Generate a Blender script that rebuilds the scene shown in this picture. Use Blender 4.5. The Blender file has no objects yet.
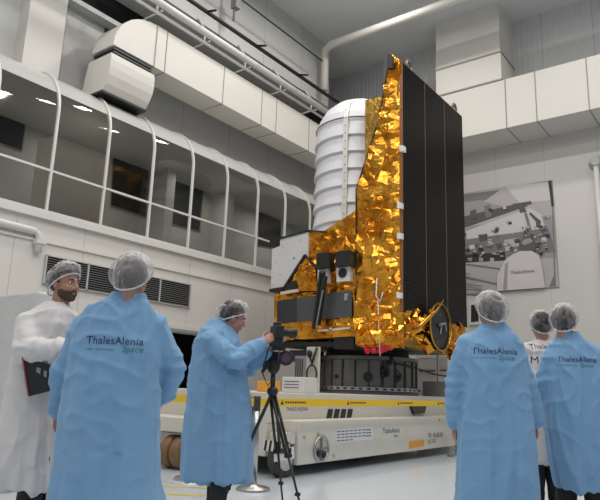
import bpy, bmesh, math, random
from mathutils import Vector, Matrix, noise
from mathutils.bvhtree import BVHTree
random.seed(7)
PI = math.pi
# ------------------------------------------------------------------ camera
FPX, PIT, YAW, ROLL, H = 620.0, math.radians(12.6), math.radians(37.1), math.radians(2.0), 1.02
CF = Vector((-math.sin(YAW)*math.cos(PIT), math.cos(YAW)*math.cos(PIT), math.sin(PIT)))
_R = Vector((math.cos(YAW), math.sin(YAW), 0)); _U = _R.cross(CF)
CR = _R*math.cos(ROLL)+_U*math.sin(ROLL); CU = -_R*math.sin(ROLL)+_U*math.cos(ROLL)
CC = Vector((0, 0, H))
cam_d = bpy.data.cameras.new('camera'); cam = bpy.data.objects.new('camera', cam_d)
bpy.context.scene.collection.objects.link(cam)
cam_d.sensor_width = 36; cam_d.lens = FPX/600*36; cam_d.clip_start = .05; cam_d.clip_end = 200
m = Matrix((CR, CU, -CF)).transposed().to_4x4(); m.translation = CC
cam.matrix_world = m
S = bpy.context.scene; S.camera = cam; COL = S.collection
# ------------------------------------------------------------------ world, lamps, exposure
w = bpy.data.worlds.new('world'); S.world = w; w.use_nodes = True
w.node_tree.nodes['Background'].inputs[0].default_value = (.86, .90, 1.0, 1)
w.node_tree.nodes['Background'].inputs[1].default_value = .27
S.view_settings.view_transform = 'Standard'; S.view_settings.look = 'None'
S.view_settings.exposure = 0.06; S.view_settings.gamma = 1
S.view_settings.use_curve_mapping = False
def area(loc, sx, sy, e, col=(1, .965, .92), rot=(0, 0, 0)):
    l = bpy.data.lights.new('ceiling_or_fill_lamp', 'AREA'); l.shape = 'RECTANGLE'; l.size = sx; l.size_y = sy; l.energy = e; l.color = col
    o = bpy.data.objects.new('ceiling_or_fill_lamp', l); o.location = loc; o.rotation_euler = rot; COL.objects.link(o); return o
for lx in (-6.6, -3.6, 0.0, 3.6):
    for ly in (-3.5, 0.5, 4.5, 8.5):
        area((lx, ly, 10.2), 1.0, .3, 88)
for ly in (3.5, 6.7, 9.9, 13.0):
    area((-10.25, ly, 5.8), .3, 1.2, 16)  # added fill lamps that brighten the gallery interior
for lx in (-6.5, -2.5):
    area((lx, 11.2, 10.3), 1.0, .3, 70)
# ------------------------------------------------------------------ helpers
def ray(px, py): return CF+CR*((px-300)/FPX)+CU*((250-py)/FPX)
def on(px, py, ax, v):
    r = ray(px, py); return CC+r*((v-CC[ax])/r[ax])
def J(px, py, d): return CC+ray(px, py)*d
def nt(mat): return mat.node_tree.nodes, mat.node_tree.links
def mat(name, col, rough=.5, metal=0, spec=None, bump=None, var=0, vscale=3, coat=0):
    m = bpy.data.materials.new(name); m.use_nodes = True; N, L = nt(m); b = N['Principled BSDF']
    b.inputs['Base Color'].default_value = (*col, 1); b.inputs['Roughness'].default_value = rough; b.inputs['Metallic'].default_value = metal
    if spec is not None: b.inputs['Specular IOR Level'].default_value = spec
    if coat: b.inputs['Coat Weight'].default_value = coat
    tc = N.new('ShaderNodeTexCoord')
    if var:
        n = N.new('ShaderNodeTexNoise'); n.inputs['Scale'].default_value = vscale; n.inputs['Detail'].default_value = 5
        L.new(tc.outputs['Object'], n.inputs['Vector'])
        mx = N.new('ShaderNodeMix'); mx.data_type = 'RGBA'
        mx.inputs[6].default_value = (*[c*(1-var) for c in col], 1); mx.inputs[7].default_value = (*[min(1, c*(1+var)) for c in col], 1)
        L.new(n.outputs['Fac'], mx.inputs[0]); L.new(mx.outputs[2], b.inputs['Base Color'])
    if bump:
        n = N.new('ShaderNodeTexNoise'); n.inputs['Scale'].default_value = bump[0]; n.inputs['Detail'].default_value = 4
        L.new(tc.outputs['Object'], n.inputs['Vector'])
        bp = N.new('ShaderNodeBump'); bp.inputs['Strength'].default_value = bump[1]; bp.inputs['Distance'].default_value = bump[2]
        L.new(n.outputs['Fac'], bp.inputs['Height']); L.new(bp.outputs[0], b.inputs['Normal'])
    return m
def seam_mat(name, col, seams, rough=.5, var=.04, ribs=None, coat=0):
    """wall panels: seams = list of (axis, spacing, offset, width, darkness)"""
    m = mat(name, col, rough, var=var, vscale=.8, coat=coat); N, L = nt(m); b = N['Principled BSDF']
    tc = [n for n in N if n.type == 'TEX_COORD'][0]
    sp = N.new('ShaderNodeSeparateXYZ'); L.new(tc.outputs['Object'], sp.inputs[0])
    src = b.inputs['Base Color'].links[0].from_socket
    for ax, step, off, wd, dk in seams:
        a = N.new('ShaderNodeMath'); a.operation = 'ADD'; a.inputs[1].default_value = off; L.new(sp.outputs[ax], a.inputs[0])
        d = N.new('ShaderNodeMath'); d.operation = 'DIVIDE'; d.inputs[1].default_value = step; L.new(a.outputs[0], d.inputs[0])
        f = N.new('ShaderNodeMath'); f.operation = 'FRACT'; L.new(d.outputs[0], f.inputs[0])
        c = N.new('ShaderNodeMath'); c.operation = 'LESS_THAN'; c.inputs[1].default_value = wd/step; L.new(f.outputs[0], c.inputs[0])
        mm = N.new('ShaderNodeMath'); mm.operation = 'MULTIPLY'; mm.inputs[1].default_value = dk; L.new(c.outputs[0], mm.inputs[0])
        mx = N.new('ShaderNodeMix'); mx.data_type = 'RGBA'; mx.inputs[7].default_value = (*[q*.35 for q in col], 1)
        L.new(mm.outputs[0], mx.inputs[0]); L.new(src, mx.inputs[6]); src = mx.outputs[2]
    L.new(src, b.inputs['Base Color'])
    if ribs:
        a = N.new('ShaderNodeMath'); a.operation = 'MULTIPLY'; a.inputs[1].default_value = 2*PI/ribs[1]; L.new(sp.outputs[ribs[0]], a.inputs[0])
        s = N.new('ShaderNodeMath'); s.operation = 'SINE'; L.new(a.outputs[0], s.inputs[0])
        bp = N.new('ShaderNodeBump'); bp.inputs['Strength'].default_value = 1; bp.inputs['Distance'].default_value = ribs[2]
        L.new(s.outputs[0], bp.inputs['Height']); L.new(bp.outputs[0], b.inputs['Normal'])
    return m
class MB:
    def __init__(s): s.bm = bmesh.new(); s.mi = 0; s.mats = []
    def m(s, mt):
        if mt not in s.mats: s.mats.append(mt)
        s.mi = s.mats.index(mt); return s
    def _f(s, fs, smooth=False):
        for f in fs: f.material_index = s.mi; f.smooth = smooth
    def prism(s, pts, ext):
        """polygon extruded by vector ext (closed solid)"""
        ext = Vector(ext); a = [s.bm.verts.new(p) for p in pts]; b = [s.bm.verts.new(Vector(p)+ext) for p in pts]
        n = len(a); fs = [s.bm.faces.new(a[::-1]), s.bm.faces.new(b)]
        for i in range(n): fs.append(s.bm.faces.new((a[i], a[(i+1) % n], b[(i+1) % n], b[i])))
        s._f(fs); return s
    def poly(s, pts):
        s._f([s.bm.faces.new([s.bm.verts.new(p) for p in pts])]); return s
    def box(s, x0, y0, z0, x1, y1, z1):
        x0, x1 = sorted((x0, x1)); y0, y1 = sorted((y0, y1)); z0, z1 = sorted((z0, z1))
        return s.prism([(x0, y0, z0), (x1, y0, z0), (x1, y1, z0), (x0, y1, z0)], (0, 0, z1-z0))
    def bar(s, a, b, wd, ht=None, up=(0, 0, 1)):
        a = Vector(a); b = Vector(b); d = (b-a).normalized(); u = Vector(up)
        if abs(d.dot(u)) > .98: u = Vector((0, 1, 0))
        r = d.cross(u).normalized(); u = r.cross(d); ht = ht or wd
        return s.prism([a+r*wd/2*i+u*ht/2*j for i, j in ((-1, -1), (1, -1), (1, 1), (-1, 1))], b-a)
    def tube(s, pts, rad, seg=12, cap=True, closed=False):
        pts = [Vector(p) for p in pts]; n = len(pts)
        if not isinstance(rad, (list, tuple)): rad = [rad]*n
        rings = []; prev = None
        for i, p in enumerate(pts):
            if closed: d = pts[(i+1) % n]-pts[i-1]
            else: d = pts[min(i+1, n-1)]-pts[max(i-1, 0)]
            d.normalize()
            if prev is None:
                u = d.orthogonal().normalized()
            else:
                u = (prev-d*prev.dot(d)).normalized()
            prev = u; v = d.cross(u)
            rings.append([s.bm.verts.new(p+(u*math.cos(2*PI*k/seg)+v*math.sin(2*PI*k/seg))*rad[i]) for k in range(seg)])
        fs = []
        for i in range(n if closed else n-1):
            A, B = rings[i], rings[(i+1) % n]; off = 0
            if closed and i == n-1:
                off = min(range(seg), key=lambda o: (A[0].co-B[o].co).length)
            for k in range(seg): fs.append(s.bm.faces.new((A[k], A[(k+1) % seg], B[(k+1+off) % seg], B[(k+off) % seg])))
        s._f(fs, True)
        if cap and not closed: s._f([s.bm.faces.new(rings[0][::-1]), s.bm.faces.new(rings[-1])])
        return s
    def lathe(s, c, prof, axis=(0, 0, 1), seg=32, smooth=True):
        """prof = [(radius, height)...] about axis through c"""
        a = Vector(axis).normalized(); u = a.orthogonal().normalized()
        if abs(a.z) > .99: u = Vector((1, 0, 0))
        v = a.cross(u); c = Vector(c); rings = []
        for r, h in prof:
            rings.append([s.bm.verts.new(c+a*h+(u*math.cos(2*PI*k/seg)+v*math.sin(2*PI*k/seg))*max(r, 1e-4)) for k in range(seg)])
        fs = []
        for A, B in zip(rings, rings[1:]):
            for k in range(seg): fs.append(s.bm.faces.new((A[k], A[(k+1) % seg], B[(k+1) % seg], B[k])))
        s._f(fs, smooth); s._f([s.bm.faces.new(rings[0][::-1]), s.bm.faces.new(rings[-1])]); return s
    def ell(s, c, r, rot=None, sub=3):
        M = Matrix.Translation(Vector(c)) @ (rot.to_4x4() if rot else Matrix()) @ Matrix.Diagonal((*r, 1))
        g = bmesh.ops.create_icosphere(s.bm, subdivisions=sub, radius=1, matrix=M)
        s._f({f for v in g['verts'] for f in v.link_faces}, True); return s
    def chain(s, pts, rad, sub=2, seg=16):
        """round-ended limb of touching closed solids"""
        pts = [Vector(p) for p in pts]
        if not isinstance(rad, (list, tuple)): rad = [rad]*len(pts)
        for p, r in zip(pts, rad): s.ell(p, (r, r, r), sub=sub)
        for i in range(len(pts)-1): s.tube([pts[i], pts[i+1]], [rad[i], rad[i+1]], seg)
        return s
    def loft(s, rings, cap=True):
        R = [[s.bm.verts.new(p) for p in r] for r in rings]; n = len(R[0]); fs = []
        for A, B in zip(R, R[1:]):
            for k in range(n): fs.append(s.bm.faces.new((A[k], A[(k+1) % n], B[(k+1) % n], B[k])))
        s._f(fs, True)
        if cap: s._f([s.bm.faces.new(R[0][::-1]), s.bm.faces.new(R[-1])])
        return s
    def build(s, name, mt=None, parent=None, bevel=0, kind=None, label=None):
        me = bpy.data.meshes.new(name); bmesh.ops.recalc_face_normals(s.bm, faces=s.bm.faces)
        if parent is not None:
            off = world_loc(parent)
            bmesh.ops.translate(s.bm, verts=s.bm.verts, vec=-off)
        s.bm.to_mesh(me); s.bm.free()
        for x in (s.mats or [mt]): me.materials.append(x)
        o = bpy.data.objects.new(name, me); COL.objects.link(o)
        if parent is not None: o.parent = parent
        if bevel:
            b = o.modifiers.new('bevel', 'BEVEL'); b.width = bevel; b.segments = 2; b.limit_method = 'ANGLE'
        if kind: o['kind'] = kind
        if label: o['label'] = label
        return o
def world_loc(o):
    v = Vector((0, 0, 0))
    while o is not None: v += o.location; o = o.parent
    return v
def thing(name, label, cat, loc, group=None):
    o = bpy.data.objects.new(name, None); COL.objects.link(o); o.location = loc; o.empty_display_size = .1
    o['label'] = label; o['category'] = cat
    if group: o['group'] = group
    return o
def tag(o, label, cat, group=None):
    o['label'] = label; o['category'] = cat
    if group: o['group'] = group
    return o
def P(pts, ax, v): return [on(x, y, ax, v) for x, y in pts]
def fbm(p, o=3):
    return noise.fractal(Vector(p), .6, 2.0, o)
def remesh(mb, vox, smooth=4, fac=.5):
    me = bpy.data.meshes.new('tmp'); bmesh.ops.recalc_face_normals(mb.bm, faces=mb.bm.faces); mb.bm.to_mesh(me); mb.bm.free()
    o = bpy.data.objects.new('tmp', me); COL.objects.link(o)
    r = o.modifiers.new('r', 'REMESH'); r.mode = 'VOXEL'; r.voxel_size = vox; r.use_smooth_shade = True
    sm = o.modifiers.new('s', 'SMOOTH'); sm.factor = fac; sm.iterations = smooth
    dg = bpy.context.evaluated_depsgraph_get(); dg.update()
    m2 = bpy.data.meshes.new_from_object(o.evaluated_get(dg)); bpy.data.objects.remove(o); bpy.data.meshes.remove(me)
    out = MB(); out.bm.from_mesh(m2); bpy.data.meshes.remove(m2)
    for f in out.bm.faces: f.smooth = True
    out.bm.normal_update(); return out
def text_tris(txt, size, italic=0):
    c = bpy.data.curves.new('t', 'FONT'); c.body = txt; c.size = size; c.align_x = 'LEFT'; c.shear = italic; c.resolution_u = 3
    o = bpy.data.objects.new('t', c); COL.objects.link(o)
    dg = bpy.context.evaluated_depsgraph_get(); dg.update()
    me = bpy.data.meshes.new_from_object(o.evaluated_get(dg)); bpy.data.objects.remove(o)
    v = [p.co.copy() for p in me.vertices]; f = [tuple(q.vertices) for q in me.polygons]; bpy.data.meshes.remove(me)
    wid = max(p.x for p in v)-min(p.x for p in v); return v, f, wid
def put_text(mb, txt, origin, right, up, width=None, size=.1, italic=0, thick=None, bvh=None, lift=.003):
    """lettering lying on a plane, or projected on a cloth surface (bvh)"""
    v, f, wd = text_tris(txt, size, italic); k = (width/wd) if width else 1
    right = Vector(right).normalized(); up = Vector(up).normalized(); n = right.cross(up)
    tb = bmesh.new(); vs = [tb.verts.new(p) for p in v]
    for q in f:
        try: tb.faces.new([vs[i] for i in q])
        except ValueError: pass
    if bvh:
        bmesh.ops.triangulate(tb, faces=tb.faces)
        bmesh.ops.subdivide_edges(tb, edges=[e for e in tb.edges if e.calc_length()*k > .02], cuts=1)
    mp = {}
    for q in tb.verts:
        p = Vector(origin)+right*q.co.x*k+up*q.co.y*k
        if bvh:
            h = bvh.ray_cast(p+n*.5, -n)
            if h[0] is not None: p = h[0]+n*lift
        else: p = p+n*lift
        mp[q] = mb.bm.verts.new(p)
    fs = []
    for q in tb.faces:
        try: fs.append(mb.bm.faces.new([mp[x] for x in q.verts]))
        except ValueError: pass
    mb._f(fs); tb.free(); return mb
# ------------------------------------------------------------------ materials
M = {}
M['wall'] = seam_mat('left_wall_panel', (.66, .635, .59), [(1, 1.2, .1, .012, .5), (2, 3.13, 0, .014, .5)], .55)
M['wall_far'] = seam_mat('far_wall_panel', (.60, .58, .545), [(0, 1.2, .3, .012, .35)], .5, .05)
M['rib_wall'] = seam_mat('ribbed_cladding', (.60, .61, .60), [(0, 1.2, .2, .015, .5)], .4, .05, ribs=(0, .13, .004))
M['up_wall'] = seam_mat('upper_wall', (.52, .52, .50), [(1, 1.55, .45, .02, .5)], .5, .05)
M['ceil'] = mat('ceiling_paint', (.68, .69, .69), .6, var=.04)
M['duct'] = mat('white_duct', (.68, .655, .60), .5, var=.05, vscale=1.5)
M['duct_grey'] = mat('duct_underside_lining', (.5, .5, .48), .5)
M['seam'] = mat('duct_seam', (.30, .29, .27), .6)
M['black'] = mat('black_matte', (.012, .012, .013), .5)
M['dark'] = mat('dark_grey', (.035, .035, .037), .45)
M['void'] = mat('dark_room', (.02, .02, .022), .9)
M['white'] = mat('white_paint', (.66, .65, .61), .35, var=.03)
M['trolley'] = mat('trolley_cream_paint', (.60, .575, .51), .35, var=.08, vscale=5)
M['steel'] = mat('steel', (.45, .45, .45), .3, 1)
M['brushed'] = mat('brushed_dark_steel', (.15, .15, .14), .42, .5, var=.2, vscale=8)
M['grey'] = mat('grey_cabinet', (.46, .46, .45), .45, var=.05)
M['yellow'] = mat('yellow_webbing', (.80, .50, .02), .6)
M['orange'] = mat('orange_sticker', (.75, .33, .04), .5)
M['red'] = mat('red_cover', (.62, .02, .03), .45)
M['blue_ink'] = mat('blue_ink', (.05, .09, .28), .6)
M['navy_ink'] = mat('navy_ink', (.022, .04, .10), .7)
M['teal_ink'] = mat('teal_ink', (.03, .22, .24), .7)
M['rubber'] = mat('rubber', (.04, .037, .033), .7)
M['brown'] = mat('brown_polyurethane_tread', (.20, .11, .05), .55, var=.15, vscale=12)
M['pan_grey'] = mat('grey_plastic', (.22, .22, .22), .5)
M['skin'] = mat('skin', (.42, .215, .145), .5, var=.1, vscale=12)
M['hair_dark'] = mat('dark_brown_hair', (.030, .020, .016), .6, bump=(90, .6, .01), var=.4, vscale=60)
M['hair_grey'] = mat('grey_hair', (.11, .10, .095), .6, bump=(90, .6, .01), var=.35, vscale=50)
M['hair_brown'] = mat('brown_hair', (.055, .036, .026), .6, bump=(90, .6, .01), var=.4, vscale=60)
M['beard'] = mat('stubble_beard', (.075, .042, .03), .8, var=.4, vscale=80)
M['trouser'] = mat('black_trousers', (.012, .012, .014), .8, bump=(14, .4, .02))
M['eye'] = mat('eye_white', (.7, .68, .65), .2); M['iris'] = mat('brown_iris', (.03, .018, .01), .2)
M['lip'] = mat('lips', (.36, .12, .10), .5)
def cloth(name, col):
    m = mat(name, col, .75, bump=(26, .25, .006), var=.04, vscale=4)
    b = m.node_tree.nodes['Principled BSDF']; b.inputs['Sheen Weight'].default_value = .15; return m
M['blue_coat'] = cloth('pale_blue_coat_fabric', (.168, .332, .53))
M['white_coat'] = cloth('white_coat_fabric', (.62, .60, .59))
M['shoe_cover'] = cloth('shoe_cover', (.55, .56, .58))
# bouffant cap: thin fibre web, denser seen edge-on
m = bpy.data.materials.new('thin_white_bouffant_web'); m.use_nodes = True; N, L = nt(m)
b = N['Principled BSDF']; b.inputs['Base Color'].default_value = (.62, .61, .62, 1); b.inputs['Roughness'].default_value = .6
tr = N.new('ShaderNodeBsdfTransparent'); mx = N.new('ShaderNodeMixShader'); lw = N.new('ShaderNodeLayerWeight'); lw.inputs[0].default_value = .27
tc = N.new('ShaderNodeTexCoord'); nz = N.new('ShaderNodeTexNoise'); nz.inputs['Scale'].default_value = 22; nz.inputs['Detail'].default_value = 5; nz.inputs['Distortion'].default_value = 1.5
L.new(tc.outputs['Object'], nz.inputs['Vector'])
mr = N.new('ShaderNodeMapRange'); mr.inputs[1].default_value = .27; mr.inputs[2].default_value = .68; mr.inputs[3].default_value = -.03; mr.inputs[4].default_value = .12
L.new(nz.outputs['Fac'], mr.inputs[0])
ad = N.new('ShaderNodeMath'); ad.operation = 'ADD'; ad.use_clamp = True; L.new(lw.outputs['Facing'], ad.inputs[0]); L.new(mr.outputs[0], ad.inputs[1])
L.new(ad.outputs[0], mx.inputs[0]); L.new(tr.outputs[0], mx.inputs[1]); L.new(b.outputs[0], mx.inputs[2]); L.new(mx.outputs[0], N['Material Output'].inputs[0])
M['cap'] = m
M['cap_edge'] = mat('cap_elastic', (.7, .7, .72), .7, bump=(60, .6, .01))
# floor
m = mat('pale_epoxy_floor', (.62, .68, .73), .16, var=.04, vscale=.5, coat=.2); N, L = nt(m)
M['floor'] = m
# glass of the gallery
m = bpy.data.materials.new('tinted_gallery_glass'); m.use_nodes = True; N, L = nt(m); N.remove(N['Principled BSDF'])
tr = N.new('ShaderNodeBsdfTransparent'); tr.inputs[0].default_value = (.60, .61, .60, 1); gl = N.new('ShaderNodeBsdfGlossy'); gl.inputs[1].default_value = .04; gl.inputs[0].default_value = (.9, .9, .9, 1)
mx = N.new('ShaderNodeMixShader'); fr = N.new('ShaderNodeFresnel'); fr.inputs[0].default_value = 1.4
L.new(fr.outputs[0], mx.inputs[0]); L.new(tr.outputs[0], mx.inputs[1]); L.new(gl.outputs[0], mx.inputs[2]); L.new(mx.outputs[0], N['Material Output'].inputs[0])
M['glass'] = m
# gold foil
def foil(name, c1, c2, rough=.26, bs=.22):
    m = bpy.data.materials.new(name); m.use_nodes = True; N, L = nt(m); b = N['Principled BSDF']
    b.inputs['Metallic'].default_value = 1; b.inputs['Roughness'].default_value = rough
    tc = N.new('ShaderNodeTexCoord')
    n = N.new('ShaderNodeTexNoise'); n.inputs['Scale'].default_value = 1.6; n.inputs['Detail'].default_value = 6; n.inputs['Distortion'].default_value = 1
    v = N.new('ShaderNodeTexVoronoi'); v.inputs['Scale'].default_value = 4.5; v.feature = 'F1'
    mp = N.new('ShaderNodeVectorMath'); mp.operation = 'MULTIPLY_ADD'
    n2 = N.new('ShaderNodeTexNoise'); n2.inputs['Scale'].default_value = 5
    L.new(tc.outputs['Object'], n2.inputs['Vector']); L.new(n2.outputs['Color'], mp.inputs[0]); mp.inputs[1].default_value = (.5, .5, .5); L.new(tc.outputs['Object'], mp.inputs[2])
    L.new(tc.outputs['Object'], n.inputs['Vector']); L.new(mp.outputs[0], v.inputs['Vector'])
    cr = N.new('ShaderNodeMix'); cr.data_type = 'RGBA'; cr.inputs[6].default_value = (*c1, 1); cr.inputs[7].default_value = (*c2, 1)
    mr = N.new('ShaderNodeMapRange'); mr.inputs[1].default_value = .35; mr.inputs[2].default_value = .65; L.new(n.outputs['Fac'], mr.inputs[0]); L.new(mr.outputs[0], cr.inputs[0]); L.new(cr.outputs[2], b.inputs['Base Color'])
    bp = N.new('ShaderNodeBump'); bp.inputs['Strength'].default_value = bs; bp.inputs['Distance'].default_value = .035
    L.new(v.outputs['Distance'], bp.inputs['Height'])
    n3 = N.new('ShaderNodeTexNoise'); n3.inputs['Scale'].default_value = 6; n3.inputs['Detail'].default_value = 2; L.new(tc.outputs['Object'], n3.inputs['Vector'])
    bp2 = N.new('ShaderNodeBump'); bp2.inputs['Strength'].default_value = bs*.8; bp2.inputs['Distance'].default_value = .02
    L.new(n3.outputs['Fac'], bp2.inputs['Height']); L.new(bp.outputs[0], bp2.inputs['Normal']); L.new(bp2.outputs[0], b.inputs['Normal'])
    return m
M['gold'] = foil('gold_foil', (.52, .17, .012), (.92, .46, .06))
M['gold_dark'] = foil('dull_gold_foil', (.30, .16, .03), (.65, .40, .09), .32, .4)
# solar cells
m = bpy.data.materials.new('solar_cell_array'); m.use_nodes = True; N, L = nt(m); b = N['Principled BSDF']
b.inputs['Roughness'].default_value = .42; b.inputs['Specular IOR Level'].default_value = .07
tc = N.new('ShaderNodeTexCoord'); sp = N.new('ShaderNodeSeparateXYZ'); L.new(tc.outputs['Object'], sp.inputs[0])
cb = N.new('ShaderNodeCombineXYZ'); L.new(sp.outputs[1], cb.inputs[0]); L.new(sp.outputs[2], cb.inputs[1])
br = N.new('ShaderNodeTexBrick'); br.offset = 0; br.inputs['Color1'].default_value = (.003, .003, .003, 1); br.inputs['Color2'].default_value = (.007, .006, .006, 1); br.inputs['Mortar'].default_value = (.042, .032, .027, 1)
br.inputs['Scale'].default_value = 1; br.inputs['Mortar Size'].default_value = .0035; br.inputs['Brick Width'].default_value = .115; br.inputs['Row Height'].default_value = .068; br.inputs['Mortar Smooth'].default_value = .3
L.new(cb.outputs[0], br.inputs['Vector']); L.new(br.outputs['Color'], b.inputs['Base Color'])
M['solar'] = m
# ------------------------------------------------------------------ the hall
WX, FY, CZ = -9.0, 14.86, 10.6
mb = MB(); mb.box(-12.5, -6, -.1, 6, 15.2, 0); mb.build('floor', M['floor'], kind='structure')
# left lower wall with the dark opening
oy0, oy1, oz = 7.55, 9.35, 2.0
mb = MB(); mb.m(M['wall'])
mb.box(WX-.3, -6, 0, WX, oy0, 3.5); mb.box(WX-.3, oy1, 0, WX, 15, 3.5); mb.box(WX-.3, oy0, oz, WX, oy1, 3.5)
mb.build('wall_left', kind='structure')
mb = MB(); mb.m(M['seam']).box(WX, oy0-.12, oz, WX+.05, oy1+.12, oz+.05); mb.m(M['white']).box(WX, oy0-.12, oz+.05, WX+.035, oy1+.12, oz+.13)
mb.build('trim_1', kind='structure')
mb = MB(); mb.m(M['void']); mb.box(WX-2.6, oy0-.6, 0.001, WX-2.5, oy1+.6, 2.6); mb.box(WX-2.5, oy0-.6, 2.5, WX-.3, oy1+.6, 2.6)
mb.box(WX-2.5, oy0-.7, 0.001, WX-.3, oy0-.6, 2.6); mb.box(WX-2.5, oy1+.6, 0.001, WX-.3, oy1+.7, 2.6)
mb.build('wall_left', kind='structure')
mb = MB(); mb.m(M['white']).box(WX, -6, 3.13, WX+.03, 15, 3.17).box(WX, -6, 3.5, WX+.07, 15, 3.6)
mb.build('trim_2', kind='structure')
# gallery: floor, back wall, roof, curved glass
GR = .95
def arc(n=10, r=GR, a1=90):
    return [(WX-GR+r*math.cos(math.radians(a)), 5.32+r*math.sin(math.radians(a))) for a in [a1*i/n for i in range(n+1)]]
gw = mat('gallery_inner_wall', (.50, .49, .46), .7, var=.06, vscale=1)
mb = MB(); mb.m(gw).box(-11.3, -2, 3.4, WX-.3, 14.8, 3.5); mb.box(-11.3, -2, 3.5, -11.2, 14.8, 6.3)
mb.build('wall_left', kind='structure')
mb = MB(); mb.m(gw).box(-11.2, -2, 5.86, -9.19, 14.8, 5.90)
mb.m(M['up_wall']); aa = [(WX-GR+(GR+.004)*math.cos(math.radians(q)), 5.32+(GR+.004)*math.sin(math.radians(q))) for q in range(24, 91, 6)]
ab = [(WX-GR+(GR-.03)*math.cos(math.radians(q)), 5.32+(GR-.03)*math.sin(math.radians(q))) for q in range(24, 91, 6)]
mb.m(mat('satin_grey_roof_panel', (.5, .5, .48), .28))
for k in range(len(aa)-1):
    for (pa, pb_) in (((aa[k]), (aa[k+1])), ((ab[k]), (ab[k+1]))): mb.poly([(pa[0], -2, pa[1]), (pa[0], 14.8, pa[1]), (pb_[0], 14.8, pb_[1]), (pb_[0], -2, pb_[1])])
mb.poly([(aa[0][0], -2, aa[0][1]), (aa[0][0], 14.8, aa[0][1]), (ab[0][0], 14.8, ab[0][1]), (ab[0][0], -2, ab[0][1])])
mb.box(-10.3, -2, 6.26, WX-GR, 14.8, 6.3)
mb.build('ceiling', kind='structure')
GB = -11.19
for k, q in enumerate(([(-8, 70), (30, 96), (22, 152), (-12, 140)], [(113, 150), (150, 163), (146, 218), (110, 206)], [(156, 167), (204, 186), (200, 232), (154, 220)], [(258, 205), (281, 214), (281, 250), (258, 246)], [(214, 190), (232, 197), (231, 222), (213, 216)])):
    mb = MB(); mb.m(M['seam']).prism(P(q, 0, GB), (.02, 0, 0)); wv = MB()
    c_ = sum((Vector(p) for p in P(q, 0, GB+.021)), Vector())/4
    mb.m(M['void']).prism([c_+(p-c_)*.95 for p in P(q, 0, GB+.021)], (.01, 0, 0)); mb.build('window_%d' % (20+k), kind='structure'); wv.bm.free()
mb = MB(); mb.m(mat('gallery_partition', (.50, .47, .40), .7)).prism([Vector((-9.75, y, z)) for y, z in ((5.55, 3.5), (6.75, 3.5), (6.75, 5.25), (5.55, 5.25))], (-.5, 0, 0)); mb.build('wall_left', kind='structure')
for y in (8.9, 10.9):
    mb = MB(); mb.m(gw).box(-11.2, y, 3.5, -10.6, y+.25, 5.86); mb.build('trim_9', kind='structure')
ribs = [2.10+1.015*i for i in range(13)]
wn = 2
for i in range(len(ribs)-1):
    y0, y1 = ribs[i], ribs[i+1]
    mb = MB(); prof = [(WX, 3.62)]+arc(12)
    n = len(prof)
    for k in range(n-1):
        (xa, za), (xb, zb) = prof[k], prof[k+1]
        mb.poly([(xa, y0, za), (xa, y1, za), (xb, y1, zb), (xb, y0, zb)])
        mb._f(mb.bm.faces[-1:] if False else [], True)
    bmesh.ops.remove_doubles(mb.bm, verts=mb.bm.verts, dist=1e-4)
    for f in mb.bm.faces: f.smooth = True
    g = mb.build('window_%d' % wn, M['glass'], kind='structure'); wn += 1
    mb = MB(); mb.m(M['white'])
    pts = [(WX+.02, 3.62)]+arc(14, GR+.02)
    mb.loft([[Vector((x+dx*ux, y0+dy, z+dx*uz)) for dx, dy in ((-.025, -.02), (.02, -.02), (.02, .02), (-.025, .02))]
             for (x, z), (ux, uz) in zip(pts, [(1, 0)]+[(math.cos(math.radians(90*i/14)), math.sin(math.radians(90*i/14))) for i in range(15)])])
    for f in mb.bm.faces: f.smooth = False
    mb.build('window_rib', parent=g)
    mb = MB(); mb.box(WX-.02, y0, 4.295, WX+.035, y1, 4.33); mb.build('transom', M['white'], g)
mb = MB(); mb.m(M['white']).box(WX-.05, -2, 3.6, WX+.045, 14.8, 3.65); mb.build('trim_3', kind='structure')
# upper left wall, columns, recess, bulkhead
mb = MB(); mb.m(M['up_wall']).box(-10.3, -3, 6.3, -10.2, 6.6, 8.15)
mb.box(-10.3, 6.6, 6.3, -10.2, 15, 7.95)
mb.m(M['up_wall']).box(-10.3, -3, 8.15, -10.2, 5.4, 10.6)
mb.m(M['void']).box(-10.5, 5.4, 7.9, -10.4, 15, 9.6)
mb.m(M['up_wall']).box(-10.28, 5.4, 9.3, -10.2, 15, 10.6)
mb.build('wall_left', kind='structure')
mb = MB(); mb.m(M['wall']); mb.box(-10.2, 4.85, 6.3, -9.85, 5.55, 10.6)
mb.build('trim_4', kind='structure')
mb = MB(); mb.m(M['up_wall']).box(-10.2, 5.6, 8.1, -9.95, 7.5, 8.2).box(-10.1, 6.3, 8.75, -9.2, 13.25, 8.85).box(-9.3, 6.3, 8.85, -9.2, 13.25, 10.6)
mb.build('trim_8', kind='structure')
mb = MB(); mb.m(M['wall_far']).box(-12.5, FY, 0, 4, FY+.2, 8.0); mb.m(M['rib_wall']).box(-12.5, FY, 8.0, 4, FY+.2, CZ)
mb.build('wall_far', kind='structure')
mb = MB(); mb.m(M['ceil']).box(-12.5, -6, CZ, 6, 15.2, CZ+.15)
mb.build('ceiling', kind='structure')
for x in (-8.2,):
    mb = MB(); mb.m(M['white']).box(x-.06, FY-.16, 7.9, x+.06, FY, CZ); mb.build('trim_5', kind='structure')
mb = MB(); mb.m(M['seam']).box(-6.42, FY-.12, 8.48, -6.27, FY-.01, CZ); mb.build('trim_6', kind='structure')
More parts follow.
